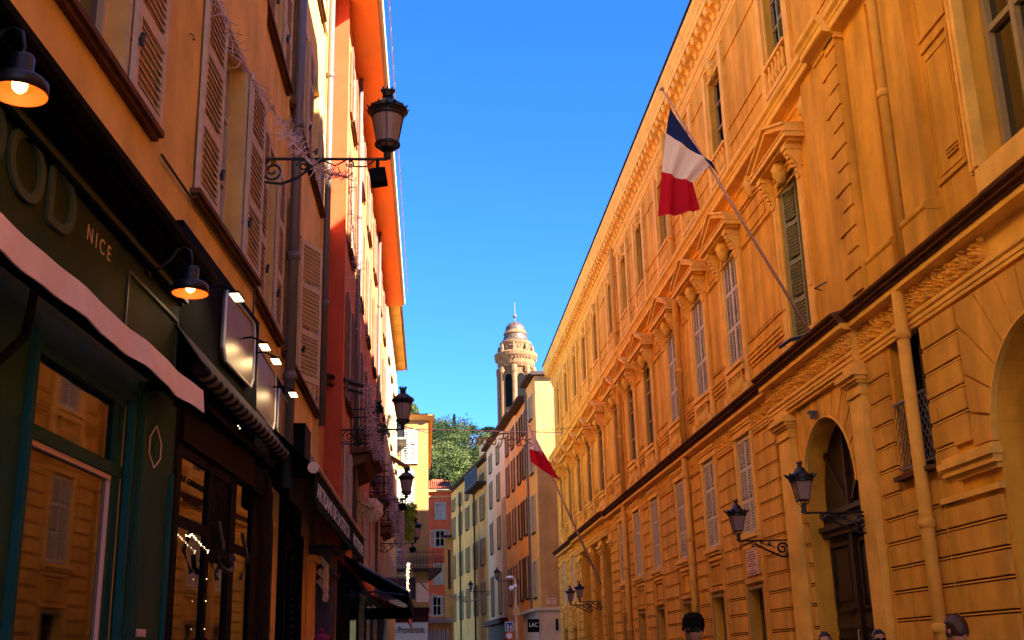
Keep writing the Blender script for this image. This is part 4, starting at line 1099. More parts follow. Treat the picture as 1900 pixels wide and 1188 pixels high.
# closed pink shutters low down on the red house (shop level)
b = MB(FC); b.box(20.42, 41.2, 0.002, .04, 3.25, 3.38); part('string_course', b, 'redstrip', LC)
for s in (27.0, 27.75, 33, 34): part('shutter', louvre(.7, 2.4, 1, 3, .06, .04, .08), 'shutter_pink', LC, FC.M(s, .6, .03))
# black shop awning reaching far out
t = thing('awning', 'large black shop awning sloping out over the street in front of the red house', 'awning', FC.P(24, 0, 3.4))
a0, a1 = 21.6, 27.5
b = MB(FC); b.extr([(.0, 3.42), (1.22, 2.72), (1.22, 2.70), (0, 3.38)], a0, a1); part('fabric', b, 'black_cloth', t)
b = MB(FC); b.box(a0, a1, 1.20, 1.23, 2.50, 2.71); b.prism([(a0, 0), (a0, 0)] and [(a0, 2.5), (a1, 2.5), (a1, 2.46), (a0, 2.46)], 1.205, 1.225)
b.box(a1 - .02, a1, .1, 1.22, 2.46, 2.72); part('valance', b, 'black_cloth', t)
b = MB(FC); b.tube([FC.P(a0 - .03, 0.02, 3.40), FC.P(a0 - .03, 1.22, 2.72)], .035, 8); b.tube([FC.P(a0, 1.22, 2.71), FC.P(a1, 1.22, 2.71)], .03, 8)
b.tube([FC.P(a0 - .02, .05, 2.7), FC.P(a0 - .02, .6, 2.75), FC.P(a0 - .02, 1.15, 2.68)], .02, 6); part('arm', b, 'iron', t)
t = thing('awning', 'faded red awning hanging under the far end of the black awning', 'awning', FC.P(29, .5, 2.8))
b = MB(FC); b.extr([(.2, 3.05), (1.12, 2.66), (1.12, 2.36), (1.10, 2.36), (1.10, 2.64), (.2, 3.02)], 27.8, 33.0); part('fabric', b, 'redcloth', t)
b = MB(FC)
for i in range(8): b.box(27.8 + i * .65, 28.2 + i * .65, 1.121, 1.125, 2.38, 2.5)
part('trim', b, 'letter_pink', t)
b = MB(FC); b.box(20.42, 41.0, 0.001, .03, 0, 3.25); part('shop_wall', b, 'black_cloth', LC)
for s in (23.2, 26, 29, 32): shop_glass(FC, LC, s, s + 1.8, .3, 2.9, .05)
# closed parasols, menu lamp etc under the awning
t = thing('parasol', 'furled white and red parasol under the black awning', 'parasol', FC.P(23.4, .9, 0))
b = MB(); b.lathe([(.02, 0), (.02, 1.55), (.07, 1.6), (.06, 2.0), (.02, 2.3), (0, 2.35)], FC.P(23.4, .75, 0), 10); part('canopy', b, 'shutter_white', t)
# hanging sign HOSTEL
t = thing('shop_sign', 'mauve signboard reading HOSTEL facing up the street', 'sign', (0, 0, 0), M=Matrix.Translation(FC.P(36, .6, 5.2)))
p0, p1 = at(700, 1075, 36.), at(771, 1112, 36.)
b = MB(); b.box(p0.x, p1.x, 36, 36.08, p1.z, p0.z); part('board', b, 'purple', t)
me = text_mesh('HOSTEL', .3, .005); me.materials.clear(); me.materials.append(MATS['shutter_rust'])
xs = [v.co.x for v in me.vertices]; wd = max(xs) - min(xs)
c0, c1 = at(690, 1086, 35.99), at(764, 1086, 35.99)
for v in me.vertices: v.co.x *= (c1.x - c0.x) / wd
obj('lettering', me, t, Matrix.Translation(((c0.x + c1.x) / 2, 35.99, c0.z)) @ Matrix.Rotation(math.pi, 4, 'Z'))
b = MB(); b.tube([FC.P(36, .0, p0.z + .03), Vector((p1.x, 36, p0.z + .03))], .02, 6); part('bracket', b, 'iron', t)
# parasol hung up as decoration
t = thing('parasol', 'open beige parasol hung on the wall of the red house', 'parasol', at(688, 947, 26.))
c = at(689, 946, 26.); b = MB(); R_ = .30
ax = (Vector((0.25, -1, .12))).normalized(); u = ax.cross(Vector((0, 0, 1))).normalized(); v = u.cross(ax)
rim = [c + (u * math.cos(a) + v * math.sin(a)) * R_ for a in [math.pi / 8 + k * math.pi / 4 for k in range(8)]]
mid = [c + ax * .10 + (r - c) * .55 for r in rim]; ri2 = []
for k in range(8): ri2 += [rim[k], (rim[k] + rim[(k + 1) % 8]) / 2 * .94 + c * .06 + ax * .01]
b.add([c + ax * .16] + mid + ri2, [(0, 1 + k, 1 + (k + 1) % 8) for k in range(8)] + [(1 + k, 9 + 2 * k, 9 + 2 * k + 1, 1 + (k + 1) % 8) for k in range(8)] + [(1 + (k + 1) % 8, 9 + 2 * k + 1, 9 + (2 * k + 2) % 16) for k in range(8)])
part('canopy', b, 'beige_cloth', t)
b = MB()
for k in range(8): b.tube([c + ax * .165, mid[k] + ax * .006, rim[k] + ax * .006], .005, 4)
part('rib', b, 'shutter_rust', t)
b = MB(); b.tube([c + ax * .22, c - ax * .5], .012, 6); b.tube([FC.P(24, 0, c.z), FC.P(26.4, .35, c.z)], .012, 6); part('pole', b, 'iron', t)

# ================================================================== corner house facing the camera at the end of the left row
E_Y = 62.; FE = Front(E_Y)
LE = thing('corner_house', 'mustard corner house facing up the street with a long iron balcony', 'building', (0, E_Y, 0))
X0, X1 = -4.0, .30; ZE = 14.3
eh = [(-1.1, -.38, 12.0, 13.75), (-1.30, -.55, 9.55, 11.5), (-1.3, -.5, 3.9, 6.3)]
b = MB(FE); b.wall(X0, X1, 0, ZE, [(*h, .2) for h in eh]); b.box(X0, X1, -18, -17.9, 0, ZE); b.box(X1 - .02, X1, -18, -.01, 0, ZE); b.box(X0, X1, -18, -.01, ZE - .02, ZE)
part('wall', b, 'corner_wall', LE)
b = MB(FE); b.extr([(-.1, ZE), (.05, ZE + .02), (.3, ZE + .18), (.42, ZE + .26), (-.1, ZE + .3)], X0, X1 + .35); b.box(X1, X1 + .25, -18, .42, ZE + .2, ZE + .28); part('eaves', b, 'peach', LE)
b = MB(FE); b.add([FE.P(X0, .45, ZE + .28), FE.P(X1 + .27, .45, ZE + .29), FE.P(X1 - 1.2, -4, ZE + 1.0), FE.P(X0, -4, ZE + 1.0)], [(0, 1, 2, 3)]); b.add([FE.P(X1 + .27, .45, ZE + .29), FE.P(X1 + .27, -18, ZE + .29), FE.P(X1 - 1.2, -4, ZE + 1.0)], [(0, 1, 2)])
part('roof', b, 'tile', LE)
for (a, c, z0, z1) in eh[:2]:
    p = MB(FE); p.box(a, c, -.2, -.18, z0, z1); w = part('window', p, 'dark', LE)
    f = MB(FE); frs = .09; f.box(a - frs, a, 0, .03, z0 - .1, z1 + frs); f.box(c, c + frs, 0, .03, z0 - .1, z1 + frs); f.box(a - frs, c + frs, 0, .035, z1, z1 + frs); f.box(a - frs - .05, c + frs + .05, 0, .09, z0 - .12, z0); part('surround', f, 'shutter_white', w)
    for k in (0, 1): part('shutter', louvre((c - a) / 2 - .01, z1 - z0, 1, 2, .05, .03, .09), 'shutter_grey', w, Matrix.Translation((a + k * (c - a) / 2 + (c - a) / 2, E_Y - .0, z0)) @ Matrix.Rotation(math.pi, 4, 'Z'))
# grey folded shutters beside the French window, small dark balcony with slats
for x in (-1.75,): part('shutter', louvre(.5, 3.6, 1, 2, .05, .03, .12), 'shutter_grey', LE, Matrix.Translation((-.95, E_Y - .03, 3.7)) @ Matrix.Rotation(math.pi, 4, 'Z'))
q0, q1 = at(723, 786, 60.), at(754, 848, 60.)
b = MB(); b.box(q0.x, q1.x, 60, 62, q0.z - .85, q0.z - .75)
bs = part('balcony', b, 'shutter_grey', LE)
b = MB()
for i in range(8): z = q1.z + .08 + i * .115; b.box(q0.x, q1.x, 60., 60.03, z, z + .03)
for x in (q0.x, q1.x - .04, (q0.x + q1.x) / 2): b.box(x, x + .04, 60, 60.04, q1.z, q0.z)
b.box(q0.x, q1.x, 60, 60.04, q0.z - .04, q0.z); b.box(q0.x + .1, q1.x - .1, 60.1, 60.14, q0.z - .75, q0.z - .05)
part('railing', b, 'iron', bs)
t = thing('potted_plant', 'small dark plant on the slatted balcony of the corner house', 'plant', (q0.x + .3, 60.2, q0.z - .7)); b = MB(); leaves(b, (q0.x + .3, 60.1, q0.z - .1), (.3, .2, .35), 160, .08, 3); part('foliage', b, 'leaf_dark', t)
# long balcony
b = MB(FE); b.box(X0, X1 + .7, -.6, .9, 6.12, 6.22); b.prism([(X1, 5.75), (X1 + .05, 5.6), (X1 + .7, 6.12), (X1, 6.12)], -.6, .9)
sl_ = part('balcony', b, 'roof_dark', LE)
b = MB(FE)
for z in (6.28, 7.0, 7.08): b.box(X0, X1 + .68, .86, .88, z, z + .025)
x = X0
while x < X1 + .68:
    b.box(x, x + .018, .86, .875, 6.2, 7.1)
    b.tube([FE.P(x + .09 + .055 * math.cos(q), .87, 6.64 + .2 * math.sin(q)) for q in [k * math.pi / 5 for k in range(11)]], .012, 3); b.tube([FE.P(x + .04, .87, 6.85), FE.P(x + .09, .87, 6.64), FE.P(x + .15, .87, 6.42)], .01, 3); x += .16
b.box(X1 + .66, X1 + .68, -.5, .88, 6.2, 7.08); part('railing', b, 'iron', sl_)
b = MB(FE); b.box(X0, X1 + .04, 0, .12, 3.95, 4.1); b.box(X0, X1 + .04, 0, .25, 4.1, 4.22); b.box(X0, X1, 0, .06, 3.5, 3.95); part('shop_cornice', b, 'maroon', LE)
b = MB(FE); b.box(X0, X1 - .05, .0, .1, 2.35, 3.45); part('shop_sign', b, 'shutter_grey', LE)
me = text_mesh('La Promenade', .5, .01); me.materials.clear(); me.materials.append(MATS['dark']); xs = [v.co.x for v in me.vertices]; wd = max(xs) - min(xs)
c0, c1 = at(726, 1170, E_Y - .11), at(787, 1170, E_Y - .11)
for v in me.vertices: v.co.x *= (c1.x - c0.x) / wd
obj('lettering', me, LE, Matrix.Translation(((c0.x + c1.x) / 2, E_Y - .115, c0.z)) @ Matrix.Rotation(math.pi, 4, 'Z'))
b = MB(FE); b.box(X0, X1, 0.001, .05, 0, 2.35); part('shop_window', b, 'glass', LE)
t = thing('street_plate', 'small pale notice panel beside the corner of the mustard house', 'sign', (0, E_Y, 5)); b = MB(FE); b.box(-.35, .3, 0, .03, 4.5, 5.5); part('plate', b, 'marble', t)

# ================================================================== red-orange house farther back
FF = Front(85.)
LF = thing('red_house', 'bright red-orange house with white window frames at the bend of the street', 'building', (1.3, 85, 0))
b = MB(FF); x0, x1 = .1, 2.12
fw = [(1.05, 1.55, 11.95, 13.0), (.95, 1.55, 9.4, 10.8), (1.0, 1.75, 5.9, 8.1), (.9, 1.6, 3.9, 5.4)]
fw = []
for (xa, ya, xb, yb) in ((809, 935, 826, 962), (808, 985, 825, 1014), (806, 1048, 823, 1083), (803, 1107, 819, 1142)):
    p, q = at(xa, ya, 85.), at(xb, yb, 85.); fw.append((p.x, q.x, q.z, p.z))
b.wall(x0, x1, 0, 13.6, [(*h, .15) for h in fw]); part('wall', b, 'far_red', LF)
for i, (a, c, z0, z1) in enumerate(fw):
    p = MB(FF); p.box(a, c, -.16, -.14, z0, z1); w = part('window', p, 'dark' if i % 2 else 'shutter_grey', LF)
    f = MB(FF)
    for q in (a, (a + c) / 2 - .03, c - .06): f.box(q, q + .06, -.14, -.08, z0, z1)
    for z in (z0, (z0 + z1) / 2, z1 - .06): f.box(a, c, -.139, -.085, z, z + .06)
    f.box(a - .08, a, 0, .04, z0, z1); f.box(c, c + .08, 0, .04, z0, z1); f.box(a - .08, c + .08, 0, .04, z1, z1 + .1); f.box(a - .12, c + .12, 0, .1, z0 - .1, z0)
    part('frame', f, 'shutter_white', w)
    if i in (1, 3):
        for k in (-1, 1): part('shutter', louvre(.36, z1 - z0, 1, 2, .05, .03, .1), 'shutter_white', w, Matrix.Translation(((a if k < 0 else c + .42) - .03, 84.96, z0)) @ Matrix.Rotation(math.pi, 4, 'Z'))
b = MB(FF); b.box(x0 - .1, x1, 0, .25, 13.6, 13.75); b.box(x0, x1, 0, .03, 13.2, 13.3); part('eaves', b, 'peach', LF)
b = MB(FF); k = 14
for i in range(k):
    a = x0 - .15 + i * (x1 - x0 + .2) / k; c = a + (x1 - x0 + .2) / k * .8
    b.add([FF.P(a, .35, 13.78), FF.P(c, .35, 13.78), FF.P(c, -4, 15.0), FF.P(a, -4, 15.0), FF.P((a + c) / 2, .35, 13.88), FF.P((a + c) / 2, -4, 15.1)], [(0, 1, 2, 3), (0, 4, 5, 3), (4, 1, 2, 5)])
b.add([FF.P(x0 - .2, .3, 13.76), FF.P(x1, .3, 13.76), FF.P(x1, -4, 14.98), FF.P(x0 - .2, -4, 14.98)], [(0, 1, 2, 3)])
part('roof', b, 'tile', LF)
# low arcade in front of it
LG = thing('arcade', 'low ochre arcade with pointed arches below the red-orange house', 'building', (1, 80, 0))
F8 = Front(80.); p, q = at(793, 1148, 80.), at(838, 1188, 80.); b = MB(F8); b.box(p.x, q.x, -.5, 0, 0, p.z - .3); part('wall', b, 'far_orange', LG)
b = MB(F8); b.box(p.x - .1, q.x + .1, -.5, .2, p.z - .3, p.z - .1); b.box(p.x, q.x, -.5, .1, p.z - .1, p.z); part('cornice', b, 'stone_pale', LG)
b = MB(F8)
for i in range(5):
    c = p.x + .22 + i * (q.x - p.x - .2) / 5; b.prism([(c - .11, 1.9), (c + .11, 1.9), (c + .11, p.z - .95), (c, p.z - .6), (c - .11, p.z - .95)], 0, .02)
part('arch', b, 'shutter_grey', LG)
# narrow mustard strip house between the red house and the right row
F9 = Front(90.); LH = thing('narrow_house', 'narrow ochre house squeezed between the red-orange house and the yellow row', 'building', (2, 86, 0))
p, q = at(826, 1010, 84.), at(840, 1188, 84.)
b = MB(); b.box(p.x, q.x + .1, 84, 88, 0, p.z + .6); part('wall', b, 'yellow', LH)
b = MB(); b.box(p.x - .3, q.x, 83.6, 84, p.z + .45, p.z + .62); b.box(p.x + .2, p.x + .38, 83.97, 83.99, p.z - 3.2, p.z - .4); part('eaves', b, 'roof_dark', LH)

# ================================================================== right row beyond the palace
FJ = Fr(6.08, 60.0, -3.2, True)
PJ = FJ.P(60, 0, 0)
def row_house(label, m, s0, s1, top, wins, rows, sh, fr, hw=.42, eave='roof_dark', ov=.35):
    root = thing('townhouse', label, 'building', fr.P((s0 + s1) / 2, 0, 0), group=None)
    house(fr, root, s0, s1, top, [(c - hw, c + hw) for c in wins], rows, m, 9., rev=.15)
    kids(); first = {}
    for z0, z1 in rows:
        w0 = c_window(fr, root, wins[0], z0, z1, sh, hw, lw=hw * .95); kids()
        for c in wins[1:]: copytree(w0, Matrix.Translation(fr.P(c, 0, 0) - fr.P(wins[0], 0, 0)) @ WM[w0.name], root)
    b = MB(fr); b.extr([(-.1, top), (ov, top + .05), (ov + .05, top + .1), (ov + .05, top + .17), (-.3, top + .25), (-9, top + .3), (-9, top)], s0, s1); part('eaves', b, eave, root)
    return root
LJ = row_house('pale yellow corner house with a blank gable just past the palace', 'yellow', 60.0, 63.0, 16.3, [61.6], [(4.6, 6.5), (8.0, 10.0), (11.2, 13.1), (14.2, 15.5)], 'shutter_white', FJ)
b = MB(); b.box(6.1, 14, 59.9, 60.0, 0, 16.3); part('gable', b, 'gable', LJ)
b = MB(); b.box(5.85, 14, 59.6, 62, 16.32, 16.5); part('roof', b, 'roof_dark', LJ)
b = MB(); b.box(5.8, 14, 59.6, 59.9, 3.85, 4.0); b.box(5.9, 14, 59.75, 59.9, 0, 3.84); part('shop_cornice', b, 'stone_pale', LJ)
b = MB(FJ); b.box(60, 66, 0, .35, 3.85, 4.0); b.box(60.05, 66, 0, .1, 0, 3.84); part('shop_cornice', b, 'stone_pale', LJ)
t = thing('street_plate', 'pale street name plate on the blank gable', 'sign', (6.6, 59.9, 4.8)); p, q = at(1014, 1110, 59.88), at(1032, 1121, 59.88); b = MB(); b.box(p.x, q.x, 59.86, 59.9, q.z, p.z); pp = part('plate', b, 'marble', t)
b = MB()
for i, wd in enumerate((.8, .6, .7)): z = p.z - .06 - i * .085; b.box(p.x + (q.x - p.x) * (1 - wd) / 2, q.x - (q.x - p.x) * (1 - wd) / 2, 59.85, 59.86, z - .02, z)
part('inscription', b, 'ink', pp)
t = thing('shop_sign', 'black box sign reading LAC on the corner house', 'sign', (6, 59.5, 3)); p, q = at(979, 1149, 59.6), at(1001, 1173, 59.6); b = MB(); b.box(p.x, q.x, 59.6, 59.75, q.z, p.z); part('box', b, 'dark', t)
me = text_mesh('LAC', .3, .01); me.materials.clear(); me.materials.append(MATS['sign_white'])
xs = [v.co.x for v in me.vertices]; wd = max(xs) - min(xs); c0, c1 = at(982, 1160, 59.58), at(998, 1160, 59.58)
for v in me.vertices: v.co.x *= (c1.x - c0.x) / wd
obj('lettering', me, t, Matrix.Translation(((c0.x + c1.x) / 2, 59.58, c0.z)) @ Matrix.Rotation(math.pi, 4, 'Z'))
t = thing('shop_sign', 'narrow dark vertical sign on the pale shop wall', 'sign', (7, 59.5, 3)); p, q = at(1031, 1148, 59.7), at(1036, 1170, 59.7); b = MB(); b.box(p.x, q.x, 59.65, 59.72, q.z, p.z); part('board', b, 'dark', t)
LI = row_house('orange house with dark shutters and overhanging roof', 'far_orange', 63.0, 67.6, 15.7, [64.3, 66.5], [(4.7, 7.0), (8.2, 10.2), (11.4, 13.2), (13.9, 15.2)], 'shutter_dark', FJ, ov=.5)
LI2 = row_house('peach house with grey shutters left of the orange one', 'peach', 67.6, 73.4, 15.9, [69.2, 71.8], [(4.7, 6.9), (8.2, 10.3), (11.4, 13.3), (14.0, 15.3)], 'shutter_rust', FJ, ov=.5)
FH = Fr(FJ.P(73.4, 0, 0).x, 73.4, -3.8, True)
LHs = row_house('cream house with pale green shutters and a rough stone corner', 'far_white', 73.4, 83., 16.2, [76.6, 80.6], [(4.4, 7.0), (8.6, 10.7), (11.8, 13.6), (14.3, 15.6)], 'shutter_olive', FH)
b = MB(FH); b.box(73.4, 75.0, .002, .05, 3.6, 11.6); part('stone_corner', b, 'stone', LHs)
b = MB(FH); b.box(75.0, 83, .002, .03, 3.6, 8.3); part('stone_facing', b, 'stone_pale', LHs) if False else None
b = MB(FH); b.box(73.4, 82.9, 0, .5, 3.7, 4.0); b.box(73.6, 82.8, 0, .12, 0, 3.7); part('shop_front', b, 'maroon', LHs)
FG = Fr(FH.P(83, 0, 0).x, 83., -7.4, True)
LGy = row_house('long yellow house with olive shutters and a grey roof terrace', 'yellow', 83., 101., 15.6, [85, 88.2, 91.6, 95, 98.6], [(4.7, 6.9), (8.2, 10.1), (11.5, 13.3), (13.9, 14.9)], 'shutter_olive', FG, hw=.5)
b = MB(FG); b.box(83.1, 86.5, -4, -.1, 16.4, 17.3); part('penthouse', b, 'creamwall', LGy)
b = MB(FG); b.box(83.2, 88.6, -.1, .75, 13.9, 14.1); bb = part('terrace', b, 'roof_dark', LGy)
b = MB(FG)
for i in range(42): b.box(83.22 + i * .13, 83.26 + i * .13, .68, .72, 14.1, 15.2)
for z in (14.15, 15.16): b.box(83.2, 88.6, .68, .725, z, z + .05)
b.box(88.56, 88.6, 0, .72, 14.1, 15.2); part('railing', b, 'iron', bb)
b = MB(FG); pipe(b, 88.2, 0, 15, .06, .08); pipe(b, 95.0, 0, 15, .06, .08); pipe(b, 100.6, 0, 15, .06, .08); part('downpipe', b, 'shutter_dark', LGy)
b = MB(FJ); pipe(b, 62.9, 4, 16, .06, .08); part('downpipe', b, 'zinc', LJ)

# ================================================================== bell tower
TY = 150.; c = at(958, 700, TY); TC = Vector((c.x, TY, 0))
def tz(y): return at(958, y, TY).z
TW = thing('bell_tower', 'pale stone bell tower with arched opening and patterned tile cupola', 'tower', TC)
b = MB(); r0 = 2.35
b.lathe([(r0, 0), (r0, tz(712))], TC, 8, math.pi / 8 + .2); b.lathe([(r0 * .96, tz(700)), (r0 * .96, tz(680))], TC, 8, math.pi / 8 + .2)
part('shaft', b, 'tower_stone', TW)
b = MB()
for k in range(8):
    a = math.pi / 8 + .2 + k * math.pi / 4; p = TC + Vector((math.cos(a), math.sin(a), 0)) * r0
    b.lathe([(.34, tz(860)), (.34, tz(700)), (.42, tz(696)), (.42, tz(688)), (.36, tz(684))], p, 8)
part('pilaster', b, 'tower_trim', TW)
b = MB(); b.lathe([(r0 * .98, tz(686)), (r0 * 1.08, tz(680)), (r0 * 1.12, tz(672)), (r0 * 1.25, tz(666)), (r0 * 1.27, tz(660)), (r0 * 1.0, tz(656)), (0, tz(656))], TC, 32); part('cornice', b, 'tower_trim', TW)
b = MB(); b.lathe([(2.05, tz(658)), (2.05, tz(644)), (2.15, tz(642)), (2.2, tz(638)), (1.9, tz(636)), (0, tz(636))], TC, 32); part('drum', b, 'tower_trim', TW)
b = MB(); b.lathe([(2.0, tz(637)), (1.75, tz(633)), (1.55, tz(624)), (1.5, tz(622))], TC, 32); b.lathe([(1.4, tz(616)), (1.3, tz(608)), (.9, tz(602)), (.3, tz(599)), (.1, tz(596)), (0, tz(595))], TC, 32); part('cupola', b, 'tile_glaze', TW)
b = MB(); b.lathe([(1.5, tz(623)), (1.62, tz(622)), (1.65, tz(620)), (1.45, tz(618)), (1.4, tz(615))], TC, 32); part('lantern_ring', b, 'tower_trim', TW)
b = MB(); b.tube([TC + Vector((0, 0, tz(596))), TC + Vector((0, 0, tz(562)))], .06, 6); b.lathe([(0, -.3), (.22, -.2), (.3, 0), (.22, .2), (0, .3)], TC + Vector((0, 0, tz(587))), 12); part('finial', b, 'zinc', TW)
b = MB()
for k in range(8):
    a = .2 + k * math.pi / 4 + math.pi / 4; n_ = Vector((math.cos(a), math.sin(a), 0)); u = Vector((-n_.y, n_.x, 0)); cc = TC + n_ * (r0 * .935)
    pts = []; w_ = .5; zb, zt = tz(760), tz(706)
    poly = [(-w_, zb), (w_, zb)] + [(w_ * math.cos(math.pi * i / 8), zt + w_ * math.sin(math.pi * i / 8)) for i in range(9)]
    b.add([cc + u * x + Vector((0, 0, z)) for x, z in poly], [list(range(len(poly)))])
part('bell_opening', b, 'dark', TW)
b = MB()
for k in range(8):
    a = .2 + k * math.pi / 4; n_ = Vector((math.cos(a), math.sin(a), 0)); u = Vector((-n_.y, n_.x, 0)); cc = TC + n_ * (r0 * .93)
    for sg in (-1, 1):
        b.tube([cc + u * (.62 * sg) + Vector((0, 0, tz(765))), cc + u * (.62 * sg) + Vector((0, 0, tz(706)))], .09, 6)
    b.tube([cc + u * (.62 * math.cos(q)) + Vector((0, 0, tz(706) + .62 * math.sin(q))) for q in [math.pi * j / 8 for j in range(9)]], .10, 6)
    c2 = TC + n_ * (2.35 * 1.12)
    for j in range(5): b.lathe([(.0, 0), (.12, .02), (.12, .22), (0, .24)], c2 + u * (-.8 + .4 * j) + Vector((0, 0, tz(672))), 4)
    c3 = TC + n_ * 2.06; b.tube([c3 + u * (.26 * math.cos(q)) + Vector((0, 0, tz(648) + .26 * math.sin(q))) for q in [math.pi * j / 6 for j in range(13)]], .06, 5)
    a2 = a + math.pi / 8; c4 = TC + Vector((math.cos(a2), math.sin(a2), 0)) * 2.3; b.lathe([(.3, 0), (.34, .1), (.2, .3), (.26, .6), (.14, 1.0), (0, 1.2)], c4 + Vector((0, 0, tz(657))), 7)
part('ornament', b, 'tower_trim', TW)

# ================================================================== hill with trees
def ridge(x): return 50 + 7 * math.exp(-((x + 6) / 22) ** 2) - .10 * max(0, x - 8)
b = MB(); NX, NY = 60, 40; pts = []
def hz(x, y):
    t = max(0, min(1, (y - 130) / 150)); t = t * t * (3 - 2 * t)
    return 8 + (ridge(x * 300 / max(y, 150)) - 12) * t + 2 * math.sin(x * .13 + y * .05) * t
for j in range(NY + 1):
    for i in range(NX + 1):
        x = -140 + 300 * i / NX; y = 120 + 240 * j / NY; pts.append((x, y, hz(x, y)))
b.add(pts, [(j * (NX + 1) + i, j * (NX + 1) + i + 1, (j + 1) * (NX + 1) + i + 1, (j + 1) * (NX + 1) + i) for j in range(NY) for i in range(NX)])
tag(obj('hillside', b.mesh('hillside', 'hill_ground')), kind='structure')
rr = random.Random(11); fb = MB()
for i in range(230):
    y = rr.uniform(135, 300); x = rr.uniform(-14, 30) * y / 300 + rr.uniform(-2, 6); r = rr.uniform(2.0, 4.5)
    z = hz(x, y) + r * .7; fb.mi = rr.choice((0, 1, 1, 2, 3, 3))
    for q in range(5):
        leaves(fb, (x + rr.uniform(-r, r) * .5, y + rr.uniform(-r, r) * .5, z + rr.uniform(-.3, .5) * r), (r * .62, r * .62, r * .5), 110, .24, rr.random())
tag(obj('hillside_trees', fb.mesh('hillside_trees', ['leaf1', 'leaf2', 'leaf3', 'leaf_dark'])), 'mixed woodland covering the sunlit hill behind the street', 'trees', kind='stuff')
def tree(name, label, px, py, Y, r, kind, m, seed):
    p = at(px, py, Y); g = hz(p.x, Y); t = thing(name, label, 'tree', (p.x, Y, g))
    b = MB(); rr = random.Random(seed)
    b.tube([(p.x, Y, g - 1), (p.x + .1, Y, (g + p.z) / 2), (p.x, Y, p.z)], [.35, .25, .1], 7)
    for k in range(6):
        a = rr.uniform(0, 6.28); b.tube([(p.x, Y, p.z - r * .6), (p.x + math.cos(a) * r * .5, Y + math.sin(a) * r * .5, p.z + rr.uniform(-.2, .3) * r)], [.12, .04], 5)
    part('trunk', b, 'bark', t); b = MB()
    if kind == 'cypress':
        for k in range(22): zz = p.z - 5 + k * .42; rw = .9 * (1 - (k / 22) ** 1.5) + .15; leaves(b, (p.x, Y, zz), (rw, rw, .5), 60, .3, seed + k)
    elif kind == 'umbrella':
        for k in range(11): leaves(b, (p.x + rr.uniform(-1, 1) * r * .75, Y + rr.uniform(-1, 1) * r * .6, p.z + rr.uniform(-.12, .15) * r), (r * .38, r * .4, r * .13), 130, .3, seed + k)
    else:
        for k in range(26):
            v = Vector((rr.gauss(0, 1), rr.gauss(0, 1), rr.gauss(0, .8))).normalized() * r * rr.uniform(.45, .8)
            leaves(b, (p.x + v.x, Y + v.y, p.z + v.z * .8), (r * .34, r * .34, r * .28), 330, .16, seed + k)
    part('crown', b, m, t)
tree('cypress', 'dark slim cypress standing up from the hill ridge', 843, 800, 280, 2, 'cypress', 'leaf_dark', 1)
tree('umbrella_pine', 'dark umbrella pine on the hill ridge near the bell tower', 893, 800, 285, 4.5, 'umbrella', 'leaf_dark', 30)
tree('pine_tree', 'light green pine crown rising behind the mustard corner house', 764, 768, 120, 1.3, 'round', 'leaf3', 60)
tree('round_tree', 'large round bright tree low on the hill', 832, 862, 150, 3.6, 'round', 'leaf3', 90)
tree('round_tree', 'rounded bright green tree high on the hill beside the mustard house', 812, 812, 260, 4.6, 'round', 'leaf1', 120)
tree('round_tree', 'olive green tree just above the red roof', 806, 880, 130, 2.0, 'round', 'leaf2', 150)
p, q = at(805, 893, 118.), at(818, 900, 118.); b = MB(); b.box(p.x, q.x, 118, 121, 14, p.z); t = thing('hill_house', 'tiny white building at the foot of the hill', 'building', (p.x, 118, 14)); part('wall', b, 'sign_white', t); b = MB(); b.box(p.x - .2, q.x + .2, 117.8, 121, p.z, p.z + .15); part('roof', b, 'tile', t)
p = at(832, 903, 116.); b = MB(); b.box(p.x - 6, p.x + .5, 116, 120, 8, p.z - .2); t = thing('low_house', 'low grey roofed house behind the red-orange house', 'building', (p.x, 116, 8)); part('wall', b, 'stone_pale', t)
